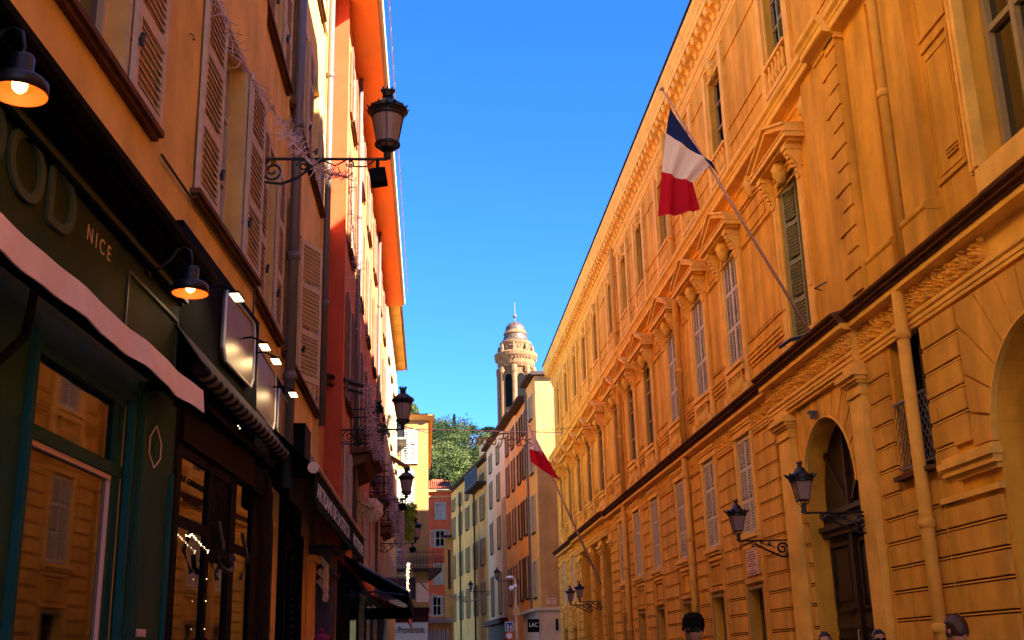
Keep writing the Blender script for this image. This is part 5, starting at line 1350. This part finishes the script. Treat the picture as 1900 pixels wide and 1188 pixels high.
# ================================================================== street lamps
def lantern_parts(t, cx, cz, k, style):
    """lantern standing at local (0, cx, cz), scale k; y is outward from the wall"""
    c = (0, cx, cz)
    def sc(p): return [(r * k, z * k) for r, z in p]
    b = MB()
    if style == 'round':
        b.lathe(sc([(.0, -.10), (.045, -.09), (.05, -.03), (.03, .0), (.025, .04)]), c, 12)
        b.lathe(sc([(.125, .085), (.155, .08), (.16, .095), (.155, .115), (.13, .115), (.125, .10)]), c, 24)
        b.lathe(sc([(.02, .03), (.06, .04), (.075, .07), (.07, .08)]), c, 12)
        b.lathe(sc([(.195, .46), (.205, .47), (.215, .50), (.235, .53), (.255, .545), (.25, .56), (.235, .57), (.225, .60), (.20, .62), (.18, .625)]), c, 24)
        b.lathe(sc([(.20, .60), (.17, .64), (.11, .69), (.07, .715), (.06, .73), (.075, .745), (.062, .76), (.07, .80), (.085, .83), (.06, .83), (0, .80)]), c, 20)
        for i in range(8):
            a = math.pi * 2 * i / 8; b.tube([Vector(c) + Vector((math.cos(a) * r, math.sin(a) * r, z)) * k for r, z in ((.128, .10), (.195, .47))], .007 * k, 5) if i % 2 == 0 else None
            b.tube([Vector(c) + Vector((math.cos(a) * r, math.sin(a) * r, z)) * k for r, z in ((.03, .0), (.07, .02), (.11, .05), (.14, .08))], .009 * k, 5)
        for i in range(16):
            a = math.pi * 2 * i / 16; h = .05 if i % 2 else .03
            b.add([Vector(c) + Vector((math.cos(a + d) * r, math.sin(a + d) * r, z)) * k for d, r, z in ((-.12, .245, .55), (.12, .245, .55), (0, .28, .55 + h))], [(0, 1, 2)])
        for i in range(8): a = math.pi * 2 * i / 8; b.box(c[0] + (math.cos(a) * .078 - .012) * k, c[0] + (math.cos(a) * .078 + .012) * k, c[1] + (math.sin(a) * .078 - .012) * k, c[1] + (math.sin(a) * .078 + .012) * k, c[2] + .82 * k, c[2] + .86 * k)
    else:
        b.lathe(sc([(0, -.06), (.05, -.05), (.05, .0), (.03, .03), (.03, .10), (.045, .12)]), c, 10)
        b.lathe(sc([(.125, .16), (.14, .165), (.14, .18), (.12, .185)]), c, 4, math.pi / 4)
        b.lathe(sc([(.20, .50), (.215, .51), (.215, .54), (.235, .56), (.24, .60), (.20, .63), (.13, .66), (.10, .70), (.085, .74), (.04, .77), (.04, .82), (.06, .83), (.055, .85), (.02, .86)]), c, 16)
        for i in range(12):
            a = math.pi * 2 * i / 12
            b.add([Vector(c) + Vector((math.cos(a + d) * r, math.sin(a + d) * r, z)) * k for d, r, z in ((-.2, .22, .55), (.2, .22, .55), (0, .31, .645), (0, .25, .62))], [(0, 1, 3), (1, 2, 3), (0, 3, 2)])
        for i in range(6):
            a = math.pi * 2 * i / 6; b.add([Vector(c) + Vector((math.cos(a + d) * r, math.sin(a + d) * r, z)) * k for d, r, z in ((-.4, .045, .84), (.4, .045, .84), (0, .10, .885))], [(0, 1, 2)])
        for i in range(4):
            a = math.pi / 4 + math.pi / 2 * i; b.tube([Vector(c) + Vector((math.cos(a) * r, math.sin(a) * r, z)) * k for r, z in ((.125, .17), (.205, .52))], .009 * k, 5)
            b.tube([Vector(c) + Vector((math.cos(a) * r, math.sin(a) * r, z)) * k for r, z in ((.035, .02), (.05, .09), (.10, .12), (.12, .16))], .008 * k, 5)
    lpart('lantern_frame', b, 'iron', t)
    b = MB()
    if style == 'round': b.lathe(sc([(.0, .05), (.06, .055), (.12, .10), (.19, .47)]), c, 16)
    else: b.lathe(sc([(.118, .18), (.20, .51)]), c, 4, math.pi / 4)
    lpart('lantern_glass', b, 'lantern_glass', t)
def spiral(c, r0, r1, turns, a0, sg=1, n=22):
    return [(0, c[0] + (r0 + (r1 - r0) * i / n) * math.cos(a0 + sg * turns * 2 * math.pi * i / n), c[1] + (r0 + (r1 - r0) * i / n) * math.sin(a0 + sg * turns * 2 * math.pi * i / n)) for i in range(n + 1)]
def street_lamp(M, L, k, style, label, group, box=False):
    t = thing('street_lamp', label, 'lamp', M=M, group=group); b = MB()
    b.tube([(0, .0, 0), (0, L, 0)], .02 * k, 8)
    b.tube([(0, 0, .12 * k), (0, 0.01, -.32 * k)], .022 * k, 6); b.tube([(0, .01, -.32 * k), (0, .03, -.40 * k)], [.02 * k, .004], 6)
    q = L
    if style == 'round':
        b.tube([(0, .0, -.24 * k), (0, .08 * q, -.31 * k), (0, .2 * q, -.33 * k), (0, .32 * q, -.25 * k), (0, .42 * q, -.11 * k), (0, .5 * q, -.02)], .017 * k, 6)
        b.tube(spiral((.13 * q, -.16 * k), .02 * k, .145 * k, 1.7, 0, -1), .015 * k, 5); b.tube(spiral((.36 * q, -.09 * k), .015 * k, .085 * k, 1.5, 0, 1), .013 * k, 5)
        b.tube([(0, .5 * q, -.01), (0, .6 * q, -.09 * k), (0, .68 * q, -.02)], .011 * k, 5); b.tube(spiral((.72 * q, -.06 * k), .012 * k, .05 * k, 1.5, 0, -1), .01 * k, 5)
        b.tube([(0, .74 * q, -.1 * k), (0, .84 * q, -.1 * k), (0, .9 * q, -.02)], .01 * k, 5)
    else:
        b.tube([(0, .0, .22 * k), (0, .0, -.5 * k)], .024 * k, 6); b.tube([(0, .0, -.5 * k), (0, .03, -.6 * k)], [.022 * k, .004], 6)
        b.tube([(0, .02, -.36 * k), (0, .2 * q, -.36 * k), (0, .55 * q, -.17 * k), (0, .70 * q, -.06 * k)], .024 * k, 6)
        b.tube(spiral((.18 * q, -.18 * k), .03 * k, .15 * k, 1.6, .5, 1), .026 * k, 6); b.tube(spiral((.42 * q, -.07 * k), .01 * k, .05 * k, 1.5, .5, -1), .013 * k, 5)
        b.tube(spiral((.58 * q, -.05 * k), .01 * k, .04 * k, 1.5, .5, 1), .011 * k, 5); b.tube(spiral((.72 * q, -.11 * k), .01 * k, .05 * k, 1.4, 1.6, -1), .011 * k, 5)
        b.tube(spiral((.07 * q, -.30 * k), .01 * k, .04 * k, 1.4, 1.6, 1), .011 * k, 5)
        b.tube([(0, .3 * q, -.17 * k), (0, .36 * q, -.13 * k), (0, .5 * q, -.09 * k), (0, .55 * q, -.02)], .012 * k, 5)
    lpart('bracket', b, 'iron', t); lantern_parts(t, L, (.1 if style == 'round' else .05) * k, k, style)
    if box:
        b = MB(); y = L - .12 * k; b.tube([(0, y, 0), (0, y, -.14 * k)], .022 * k, 6)
        A = [(-.09, y - .10, -.17 * k), (.09, y - .10, -.17 * k), (.09, y + .09, -.14 * k), (-.09, y + .09, -.14 * k)]; z = -.18 * k
        b.add([Vector(p) for p in A] + [Vector(p) + Vector((0, .03, z)) for p in A], [(0, 1, 2, 3), (4, 7, 6, 5), (0, 4, 5, 1), (1, 5, 6, 2), (2, 6, 7, 3), (3, 7, 4, 0)]); lpart('speaker', b, 'dark', t)
    return t
GL = 'wall lamps along the left houses'; GR = 'wall lamps on the orange palace'; GF = 'far wall lamps down the street'
street_lamp(FB.M(12.25, 7.14, 0), 1.52, .95, 'round', 'biggest black crowned lantern, on a scrolled bracket with a square speaker, against the sky', GL, True)
street_lamp(FC.M(20.75, 5.62, 0), 1.13, .84, 'round', 'black lantern on a bracket in front of the nearest iron balcony', GL)
def lamp_px(fr, x, y, Y, k, style, label, group, box=False):   # lantern foot seen at photo pixel (x, y)
    p = at(x, y, Y); L = (p - fr.P(Y, 0, p.z)).dot(fr.nn); return street_lamp(fr.M(Y, p.z, 0), L, k, style, label, group, box)
lamp_px(FC, 754, 926, 27.8, .80, 'round', 'black lantern with a small speaker above the hanging yellow green plant', GL, True)
lamp_px(FC, 771, 1008, 35.5, .80, 'round', 'black lantern with a speaker just below the hanging yellow green plant', GL, True)
lamp_px(R6, 1492, 952, 16.35, .83, 'crown', 'black crowned lantern fixed beside the portal, in front of the brown door', GR)
lamp_px(R6, 1371, 1004, 20.2, .80, 'crown', 'black crowned lantern in front of the louvred window above the marble plaque', GR)
lamp_px(R6, 1076, 1117, 42.6, .80, 'crown', 'small far lantern on the palace porch, the higher of the close pair', GR)
lamp_px(R6, 1059, 1123, 45.0, .80, 'crown', 'small far lantern on the palace porch, the lower of the close pair', GR)
lamp_px(FJ, 922, 1078, 68., .8, 'round', 'far lantern on a bracket in front of the cream house with the stone corner', GF)
lamp_px(FH, 873, 1098, 82.6, .8, 'round', 'far lantern on a bracket between the yellow house and the cream house', GF)
lamp_px(FG, 831, 1108, 93., .8, 'round', 'farthest lantern, by the narrow ochre house', GF)

# ================================================================== flags
def flag(label, base, tip, Y, Ls, Rs, mats, r=.022, amp=.05):
    t = thing('flag', label, 'flag', base); b = MB()
    b.tube([base, base + (tip - base) * .5, tip], [r * 1.25, r * 1.1, r * .7], 8); b.lathe([(0, -.03), (.035, -.02), (.04, 0), (.035, .02), (0, .03)], tip, 8)
    part('pole', b, 'pole_pink', t, smooth=True)
    L3 = [at(x, y, Y) for x, y in Ls]; R3 = [at(x, y, Y) for x, y in Rs]; n = 22; m_ = 14
    for i in range(len(Ls) - 1):
        b = MB(); pts = []
        for j in range(m_ + 1):
            v = j / m_; vv = (i + v) / (len(Ls) - 1)
            A = L3[i].lerp(L3[i + 1], v); B = R3[i].lerp(R3[i + 1], v)
            for k in range(n + 1):
                u = k / n; p = A.lerp(B, u); w = amp * (vv ** .7) * (math.sin(u * 13 + vv * 2.0) + .4 * math.sin(u * 27 + 1 + vv * 3))
                p = p + Vector((0, 1, 0)) * w + Vector((.25, 0, .1)) * w * .3 + Vector((0, 0, -.04 * math.sin(math.pi * u) * (B - A).length)); pts.append(p)
        b.add(pts, [(j * (n + 1) + k, j * (n + 1) + k + 1, (j + 1) * (n + 1) + k + 1, (j + 1) * (n + 1) + k) for j in range(m_) for k in range(n)])
        part('cloth', b, mats[i], t, smooth=True)
flag('blue, white and red flag on the slanting pole over the middle of the palace', at(1503, 617, 16.9), at(1228, 165, 16.4), 16.5,
     [(1243, 200), (1236, 246), (1228, 317), (1221, 401)], [(1334, 326), (1322, 300), (1286, 338), (1299, 388)], ['navy', 'flag_white', 'flag_red'], amp=.045)
flag('smaller white and red flag on a long slanting pole at the palace porch', at(1115, 1084, 42.), at(981, 790, 40.5), 40.8,
     [(982, 795), (982, 833), (984, 856), (1003, 872)], [(986, 797), (1008, 838), (1039, 891), (1024, 884)], ['flag_white', 'flag_red', 'flag_white'], r=.035, amp=.10)
b = MB(R6); b.tube([R6.P(17.6, .1, 6.55), R6.P(17.9, .45, 6.52), R6.P(18.3, .5, 6.5)], .03, 6); b.tube([R6.P(16.9, .3, 7.1), R6.P(17.2, .02, 7.15)], .012, 5); b.tube([R6.P(16.9, .3, 7.1), R6.P(16.5, .02, 7.2)], .012, 5)
tag(obj('pole_bracket', b.mesh('pole_bracket', 'iron')), 'black iron holder at the foot of the tricolour flag pole', 'bracket')

# ================================================================== garlands of white twigs, wires
def garland(label, pts, n, ln, seed, r=.008, m='twig', tw=.006):
    b = MB(); pts = [Vector(p) for p in pts]; rr = random.Random(seed)
    segs = [(pts[i + 1] - pts[i]).length for i in range(len(pts) - 1)]; T = sum(segs)
    def P(t):
        d = t * T
        for i, s in enumerate(segs):
            if d <= s or i == len(segs) - 1: return pts[i].lerp(pts[i + 1], min(1, d / s))
            d -= s
    b.tube([P(i / 40) + Vector((rr.uniform(-.01, .01), rr.uniform(-.01, .01), rr.uniform(-.01, .01))) for i in range(41)], r, 5)
    for i in range(n):
        p = P(rr.random()); d = Vector((rr.gauss(0, 1), rr.gauss(0, 1), rr.gauss(0, .8))).normalized() * ln * rr.uniform(.4, 1.1)
        e = p + d * .6 + Vector((rr.gauss(0, 1), rr.gauss(0, 1), rr.gauss(0, 1))) * ln * .12
        b.tube([p, e, p + d], [tw, tw * .8, tw * .5], 3, False)
    tag(obj('garland', b.mesh('garland', m)), label, 'garland', 'twig garlands on the left houses')
def fpx(fr, x, y, n): s, z = fr.px(x, y, n); return fr.P(s, n, z)
garland('pinkish white twig garland running from the ochre house down to the big lantern bracket', [fpx(FA, 402, -15, .12), fpx(FA, 428, 75, .2), fpx(FA, 470, 150, .3), FB.P(11.6, .45, 7.45) if False else fpx(FB, 520, 222, .5), fpx(FB, 560, 285, .9), fpx(FB, 590, 318, 1.05), fpx(FB, 645, 330, 1.25)], 240, .15, 1)
garland('thin twig garland hanging from the big lantern bracket toward the nearest balcony', [fpx(FC, 648, 345, .3), fpx(FC, 655, 430, .3), fpx(FC, 668, 560, .35), fpx(FC, 680, 680, .4), fpx(FC, 690, 770, .5)], 170, .16, 2, .006, 'twig', .005)
garland('bushy white twig garland draped over the nearest balcony', [fpx(FC, 684, 720, .6), fpx(FC, 690, 775, .62), fpx(FC, 697, 820, .65), fpx(FC, 705, 852, .66)], 520, .17, 3, .01)
garland('bushy white twig garland between the two nearest balconies', [at(722, 770, 29.5), at(716, 810, 29.2), at(706, 850, 29.)], 260, .2, 4, .01)
garland('white twig garland falling past the far balconies', [at(724, 850, 30), at(728, 930, 30), at(735, 985, 30), at(742, 1000, 30)], 420, .2, 5, .01)
garland('white twig garland hanging beside the leafy plant', [at(742, 930, 30.), at(744, 1000, 30), at(750, 1050, 30)], 420, .2, 6, .01)
garland('glowing string of white twigs hanging above the mauve sign', [at(757, 1045, 33), at(756, 1105, 33)], 150, .08, 7, .012, 'fairy', .004)
def wire(label, pts, r, m='iron', n=16, sag=0., cat='wire'):
    b = MB()
    for A, B in zip(pts[:-1], pts[1:]):
        b.tube([A.lerp(B, i / n) - Vector((0, 0, sag * 4 * (i / n) * (1 - i / n))) for i in range(n + 1)], r, 4)
    return tag(obj('wire', b.mesh('wire', m)), label, cat)
wire('main cable stretched across the street carrying the light lettering', [at(745, 796, 40), at(1045, 803, 40)], .014, 'twig')
wire('thin second cable just above the light lettering', [at(930, 806, 41), at(1135, 787, 41)], .008, 'iron')
wire('thin line from the lantern by the balcony to the mustard house', [at(735, 787, 30), at(796, 804, 61)], .015, 'iron')
wire('string of small lights hanging over the far street', [at(758, 1050, 40), at(832, 1104, 70), at(905, 1098, 78)], .03, 'twig', sag=.5)
# light script across the street
t = thing('light_lettering', 'wire lettering of festive lights reading Bonnes Fetes hung across the street', 'decoration', at(900, 820, 40))
b = MB()
def script(strokes, x0, y0, w, h):
    for st in strokes: b.tube([at(x0 + w * x, y0 - h * y, 40) for x, y in st], .022, 4)
def loop(cx, cy, rx, ry, a0, a1, n=12): return [(cx + rx * math.cos(a0 + (a1 - a0) * i / n), cy + ry * math.sin(a0 + (a1 - a0) * i / n)) for i in range(n + 1)]
for k, o in enumerate((0, .16, .32, .48, .64, .8)): script([loop(o + .08, .3, .07, .28, 2, 9.2, 18), [(o + .1, .0), (o + .16, .25)]], 868, 826, 55, 24)
F_ = [[(.0, .75), (.12, .9), (.32, .95)], [(.2, .93), (.16, .5), (.1, 0), (.02, -.15), (-.02, 0)], [(.05, .5), (.26, .55)]]
script(F_, 922, 828, 66, 26); script([loop(.40, .25, .09, .25, .3, 6.0, 14), [(.36, .55), (.42, .68), (.48, .55)]], 922, 828, 66, 26)
script([[(.58, .8), (.54, .1), (.60, .0), (.66, .1)], [(.5, .5), (.66, .52)], loop(.74, .25, .08, .25, .3, 6.0, 14), loop(.93, .35, .06, .14, 1, 4.6, 8) + loop(.93, .1, .06, .12, 1.6, -1.8, 8)], 922, 828, 66, 26)
for x in (935, 960, 975, 1000): b.tube([at(x, 801, 40), at(x, 812, 40)], .008, 4)
part('strokes', b, 'shutter_rust', t)
# hanging plant
p = at(757, 960, 29.); t = thing('hanging_plant', 'bright yellow green leafy plant hanging on a thin pole between the lanterns', 'plant', p)
b = MB(); leaves(b, at(762, 950, 29.), (.17, .15, .26), 420, .05, 8); leaves(b, at(761, 985, 29.), (.12, .12, .34), 380, .05, 9); part('foliage', b, 'leaf_bright', t)
b = MB(); b.tube([at(752, 905, 29.), at(752, 1000, 29.)], .014, 6); part('pole', b, 'iron', t)

# ================================================================== sign post by the stone corner
p = at(958, 1150, 58.); G = Vector((p.x, 58, 0)); t = thing('sign_post', 'pale pole with cameras, a box and two road signs by the stone corner', 'sign', G)
b = MB(); zt = at(955, 1072, 58).z; b.tube([G, G + Vector((0, 0, zt - .15)), G + Vector((-.12, 0, zt)), G + Vector((-.5, 0, zt + .02))], .055, 8); part('pole', b, 'stone_pale', t)
b = MB(); q0, q1 = at(953, 1127, 57.9), at(964, 1142, 57.9); b.box(q0.x, q1.x, 57.8, 58., q1.z, q0.z); part('box', b, 'creamwall', t)
b = MB(); q0 = at(949, 1091, 57.9); b.lathe([(0, -.14), (.1, -.1), (.13, 0), (.1, .08), (0, .1)], q0, 12); b.lathe([(0, -.1), (.1, -.06), (.1, .04), (0, .08)], at(956, 1087, 57.9), 12); b.lathe([(0, -.05), (.17, 0), (.14, .08), (0, .1)], at(947, 1072, 57.9), 12); part('camera', b, 'sign_white', t)
q0, q1 = at(937, 1154, 57.8), at(953, 1171, 57.8); b = MB(); b.box(q0.x, q1.x, 57.8, 57.83, q1.z, q0.z); pl1 = part('sign_plate', b, 'sign_white', t)
b = MB(); b.box(q0.x + .035, q1.x - .035, 57.79, 57.81, q1.z + .035, q0.z - .035); part('sign_face', b, 'sign_blue', pl1)
b = MB(); cxm = (q0.x + q1.x) / 2
for dx, h in ((-.07, .28), (.08, .22)):
    zc = (q0.z + q1.z) / 2 - .15; b.box(cxm + dx - .035, cxm + dx + .035, 57.78, 57.79, zc, zc + h * .75); b.lathe([(0, -.01), (.032, 0), (0, .03)], (cxm + dx, 57.785, zc + h * .75 + .03), 8)
part('pictogram', b, 'sign_white', pl1)
q = at(945, 1180, 57.8); b = MB(); pts = [(q.x + .2 * math.cos(a), q.z + .2 * math.sin(a)) for a in [k * math.pi / 12 for k in range(24)]]
F58 = Front(57.8); b.fr = F58; b.prism(pts, 0, .03); pl2 = part('sign_plate', b, 'sign_red', t, label='round red and white sign below the blue one')
b = MB(F58); b.prism([(q.x + .14 * math.cos(a), q.z + .14 * math.sin(a)) for a in [k * math.pi / 12 for k in range(24)]], .03, .036); part('sign_face', b, 'sign_white', pl2)
b = MB(F58); b.box(G.x - .35, G.x, 0.0, .02, q.z + .3, q.z + .34); part('arm', b, 'stone_pale', t)
# ================================================================== people
def person(label, x, Y, top, face, hair, hairm, coat, extra=None, hat=None):
    """standing / walking figure; top = height, face = heading angle (0 looks toward +Y, pi looks at the camera)"""
    k = top / 1.76
    t = thing('person', label, 'person', (x, Y, 0), face)
    J = {'pel': (0, 0, .95, .135, .10), 'waist': (0, 0, 1.10, .125, .095), 'chest': (0, .01, 1.30, .155, .11), 'neckb': (0, 0, 1.45, .07, .065), 'neck': (0, .01, 1.52, .052, .055), 'head0': (0, .02, 1.56, .055, .06)}
    V = []; E = []; Rr = []
    def add(p, r, par=None):
        V.append(p); Rr.append(r);
        if par is not None: E.append((par, len(V) - 1))
        return len(V) - 1
    pel = add((0, 0, .95), (.15, .11)); wa = add((0, 0, 1.12), (.135, .10), pel); ch = add((0, .0, 1.32), (.16, .11), wa); nb = add((0, -.01, 1.44), (.075, .07), ch); nk = add((0, .0, 1.53), (.05, .052), nb)
    hands = []
    for sg in (-1, 1):
        st = .12 * sg
        h = add((sg * .09, 0, .88), (.095, .09), pel); kn = add((sg * .095, .05 + st * .6, .50), (.06, .06), h); an = add((sg * .10, -.02 + st * .9, .10), (.042, .045), kn); add((sg * .11, .12 + st * .9, .045), (.04, .03), an)
        sh = add((sg * .17, 0, 1.40), (.065, .06), ch); el = add((sg * .235, -.03 - st * .3, 1.14), (.047, .047), sh); wr = add((sg * .245, .08 - st * .4, .91), (.028, .032), el); pm = add((sg * .245, .10 - st * .4, .85), (.022, .04), wr)
        for f in range(4): a_ = add((sg * .245, .075 - st * .4 + f * .02, .79 - .004 * abs(f - 1.5)), (.009, .009), pm); add((sg * .235, .08 - st * .4 + f * .02, .745 + .006 * abs(f - 1.5)), (.008, .008), a_)
        a_ = add((sg * .225, .145 - st * .4, .83), (.011, .011), wr); add((sg * .215, .155 - st * .4, .79), (.009, .009), a_)
    me = bpy.data.meshes.new('body'); me.from_pydata(V, E, []); o = bpy.data.objects.new('tmp', me); S.collection.objects.link(o)
    m = o.modifiers.new('s', 'SKIN'); 
    for i, d in enumerate(me.skin_vertices[0].data): d.radius = Rr[i]; d.use_root = (i == 0)
    m2 = o.modifiers.new('u', 'SUBSURF'); m2.levels = m2.render_levels = 1
    bpy.context.view_layer.update(); bme = bpy.data.meshes.new_from_object(o.evaluated_get(bpy.context.evaluated_depsgraph_get())); bpy.data.objects.remove(o)
    bm = bmesh.new(); bm.from_mesh(bme)
    g0 = bmesh.ops.create_uvsphere(bm, u_segments=24, v_segments=18, radius=1)
    for v in g0['verts']:
        x_, y_, z_ = v.co; r = 1.
        yy = y_ * (1.05 if y_ > 0 else 1.1); xx = x_ * (1 - .22 * max(0, -z_)); 
        yy += .0 ; 
        if y_ > 0: yy += .16 * math.exp(-((x_ / .16) ** 2 + ((z_ + .18) / .16) ** 2)) + .05 * math.exp(-((x_ / .25) ** 2 + ((z_ + .5) / .07) ** 2)) - .07 * sum(math.exp(-(((x_ - q) / .15) ** 2 + ((z_ - .02) / .1) ** 2)) for q in (-.36, .36)) + .07 * math.exp(-((x_ / .3) ** 2 + ((z_ + .85) / .15) ** 2))
        if abs(x_) > .93 and abs(z_) < .25: xx *= 1.12
        v.co = Vector((xx * .076, .015 + yy * .095, 1.645 + z_ * .118))
    for f in bm.faces:
        c = f.calc_center_median(); f.material_index = 0 if c.z > 1.50 or (c.z < .90 and abs(c.x) > .205) else 3 if c.z < .1 else 2 if c.z < .93 else 1
        f.smooth = True
    bmesh.ops.scale(bm, vec=(k, k, k), verts=bm.verts); me2 = bpy.data.meshes.new('body'); bm.to_mesh(me2); bm.free()
    for q in ('skin', coat, 'trouser', 'shoe'): me2.materials.append(MATS[q])
    lpart('body', me2, None, t)
    # coat following the torso, with collar
    b = MB(); b.lathe([(.175 * k, .82 * k), (.17 * k, 1.1 * k), (.19 * k, 1.33 * k), (.17 * k, 1.42 * k), (.085 * k, 1.475 * k), (.075 * k, 1.53 * k), (.065 * k, 1.53 * k)], (0, 0, 0), 20)
    me3 = b.mesh('coat', coat, True)
    for v in me3.vertices: v.co.y *= .74
    lpart('coat', me3, None, t)
    # hair
    bm = bmesh.new(); bmesh.ops.create_uvsphere(bm, u_segments=28, v_segments=20, radius=1); rr = random.Random(int(x * 100))
    for v in bm.verts:
        x_, y_, z_ = v.co; w = 1.10 + .05 * math.sin(9 * x_ + 5 * z_) + .04 * math.sin(17 * y_ + 11 * x_) + rr.uniform(-.012, .012)
        front = y_ > .25
        if hair == 'long':
            if z_ < 0: lo = -z_; xx, yy, zz = x_ * 1.0 + math.copysign(.35 * lo, x_) * (abs(x_) > .05), min(y_, .05 if abs(x_) < .8 else .35) * 1.1, z_ * 2.3
            else: xx, yy, zz = x_, y_, z_
            if front and z_ < .5: yy = .02 if abs(x_) < .62 else yy * .7
        else:
            xx, yy, zz = x_, y_, z_
            if z_ < -.15: zz = -.15 + (z_ + .15) * .45; 
            if front and z_ < .38: yy = .0
            if y_ <= 0 and z_ < -.15: yy = y_ * 1.0
        v.co = Vector((xx * .078 * w, .012 + yy * .099 * w, 1.655 + zz * .116 * w)) * k
    hm = bpy.data.meshes.new('hair'); bm.to_mesh(hm); bm.free(); hm.materials.append(MATS[hairm]); hm.polygons.foreach_set('use_smooth', [True] * len(hm.polygons)); lpart('hair', hm, None, t)
    if hat:
        b = MB(); b.lathe([(.095 * k, 1.655 * k), (.098 * k, 1.69 * k), (.094 * k, 1.735 * k), (.075 * k, 1.775 * k), (.04 * k, 1.797 * k), (0, 1.80 * k)], (0, .012, 0), 24)
        h = b.mesh('hat', hat, True)
        for v in h.vertices: v.co.y = .012 + (v.co.y - .012) * 1.18
        hh = lpart('hat', h, None, t)
        if hat == 'beanie' : b = MB(); b.lathe([(0, -.03), (.025, -.02), (.03, 0), (.02, .025), (0, .03)], (0, 0, 1.82 * k), 10); lpart('bobble', b, hat, hh)
    if extra == 'glasses':
        b = MB()
        for sg in (-1, 1): b.prism([(sg * .036 * k + .026 * k * math.cos(a), 1.652 * k + .021 * k * math.sin(a)) for a in [i * math.pi / 6 for i in range(12)]], 0, 0) if False else None
        for sg in (-1, 1):
            c = Vector((sg * .034 * k, .118 * k, 1.655 * k)); pts = [c + Vector((.031 * k * math.cos(a), -.012 * k * abs(math.cos(a)) * (1 if sg * math.cos(a) > 0 else 0), .023 * k * math.sin(a))) for a in [i * math.pi / 7 for i in range(14)]]
            b.add(pts + [q + Vector((0, .006, 0)) for q in pts], [list(range(14)), list(range(14, 28))] + [(i, (i + 1) % 14, 14 + (i + 1) % 14, 14 + i) for i in range(14)])
            b.tube([Vector((sg * .062 * k, .108 * k, 1.665 * k)), Vector((sg * .082 * k, .02, 1.66 * k))], .004, 5)
        b.tube([Vector((-.01, .122 * k, 1.66 * k)), Vector((.01, .122 * k, 1.66 * k))], .004, 5); lpart('sunglasses', b, 'dark', t)
    b = MB(); b.tube([Vector((-.022 * k, .112 * k, 1.588 * k)), Vector((0, .118 * k, 1.586 * k)), Vector((.022 * k, .112 * k, 1.588 * k))], [.002, .006, .002], 6); lpart('lips', b, 'letter_pink', t)
def px_x(x, Y): return at(x, 1200, Y).x
person('person in a black knit cap seen from behind before the small barred windows', px_x(1291, 11.4), 11.4, 1.86, .45, 'short', 'hair_dark', 'jacket', 'glasses', 'cap')
person('woman with long dark hair and sunglasses facing the camera left of the door notice', px_x(1532, 14.2), 14.2, 1.71, math.pi - .35, 'long', 'hair_dark', 'jacket', 'glasses')
person('woman with long dark hair and sunglasses facing the camera right of the brown door', px_x(1632, 14.0), 14.0, 1.72, math.pi - .15, 'long', 'hair_dark', 'jacket', 'glasses')
person('person with short wavy brown hair seen from behind at the lower right corner', px_x(1780, 8.9), 8.9, 1.73, .2, 'short', 'hair_brown', 'jacket')
person('person in a burgundy bobble hat seen from behind at the purple pier', px_x(597, 13.0), 13.0, 1.78, 0., 'short', 'hair_dark', 'trouser', None, 'beanie')
person('person in a pale bobble hat walking away below the furled parasol', px_x(669, 19.0), 19.0, 1.78, .1, 'short', 'hair_brown', 'jacket', None, 'shutter_pink')
person('distant dark haired person walking in the middle of the street', px_x(812, 45), 45., 1.78, math.pi, 'short', 'hair_dark', 'jacket')
person('distant person in a dark coat by the shop with the LAC sign', px_x(985, 42), 42., 1.84, .3, 'short', 'hair_dark', 'jacket')
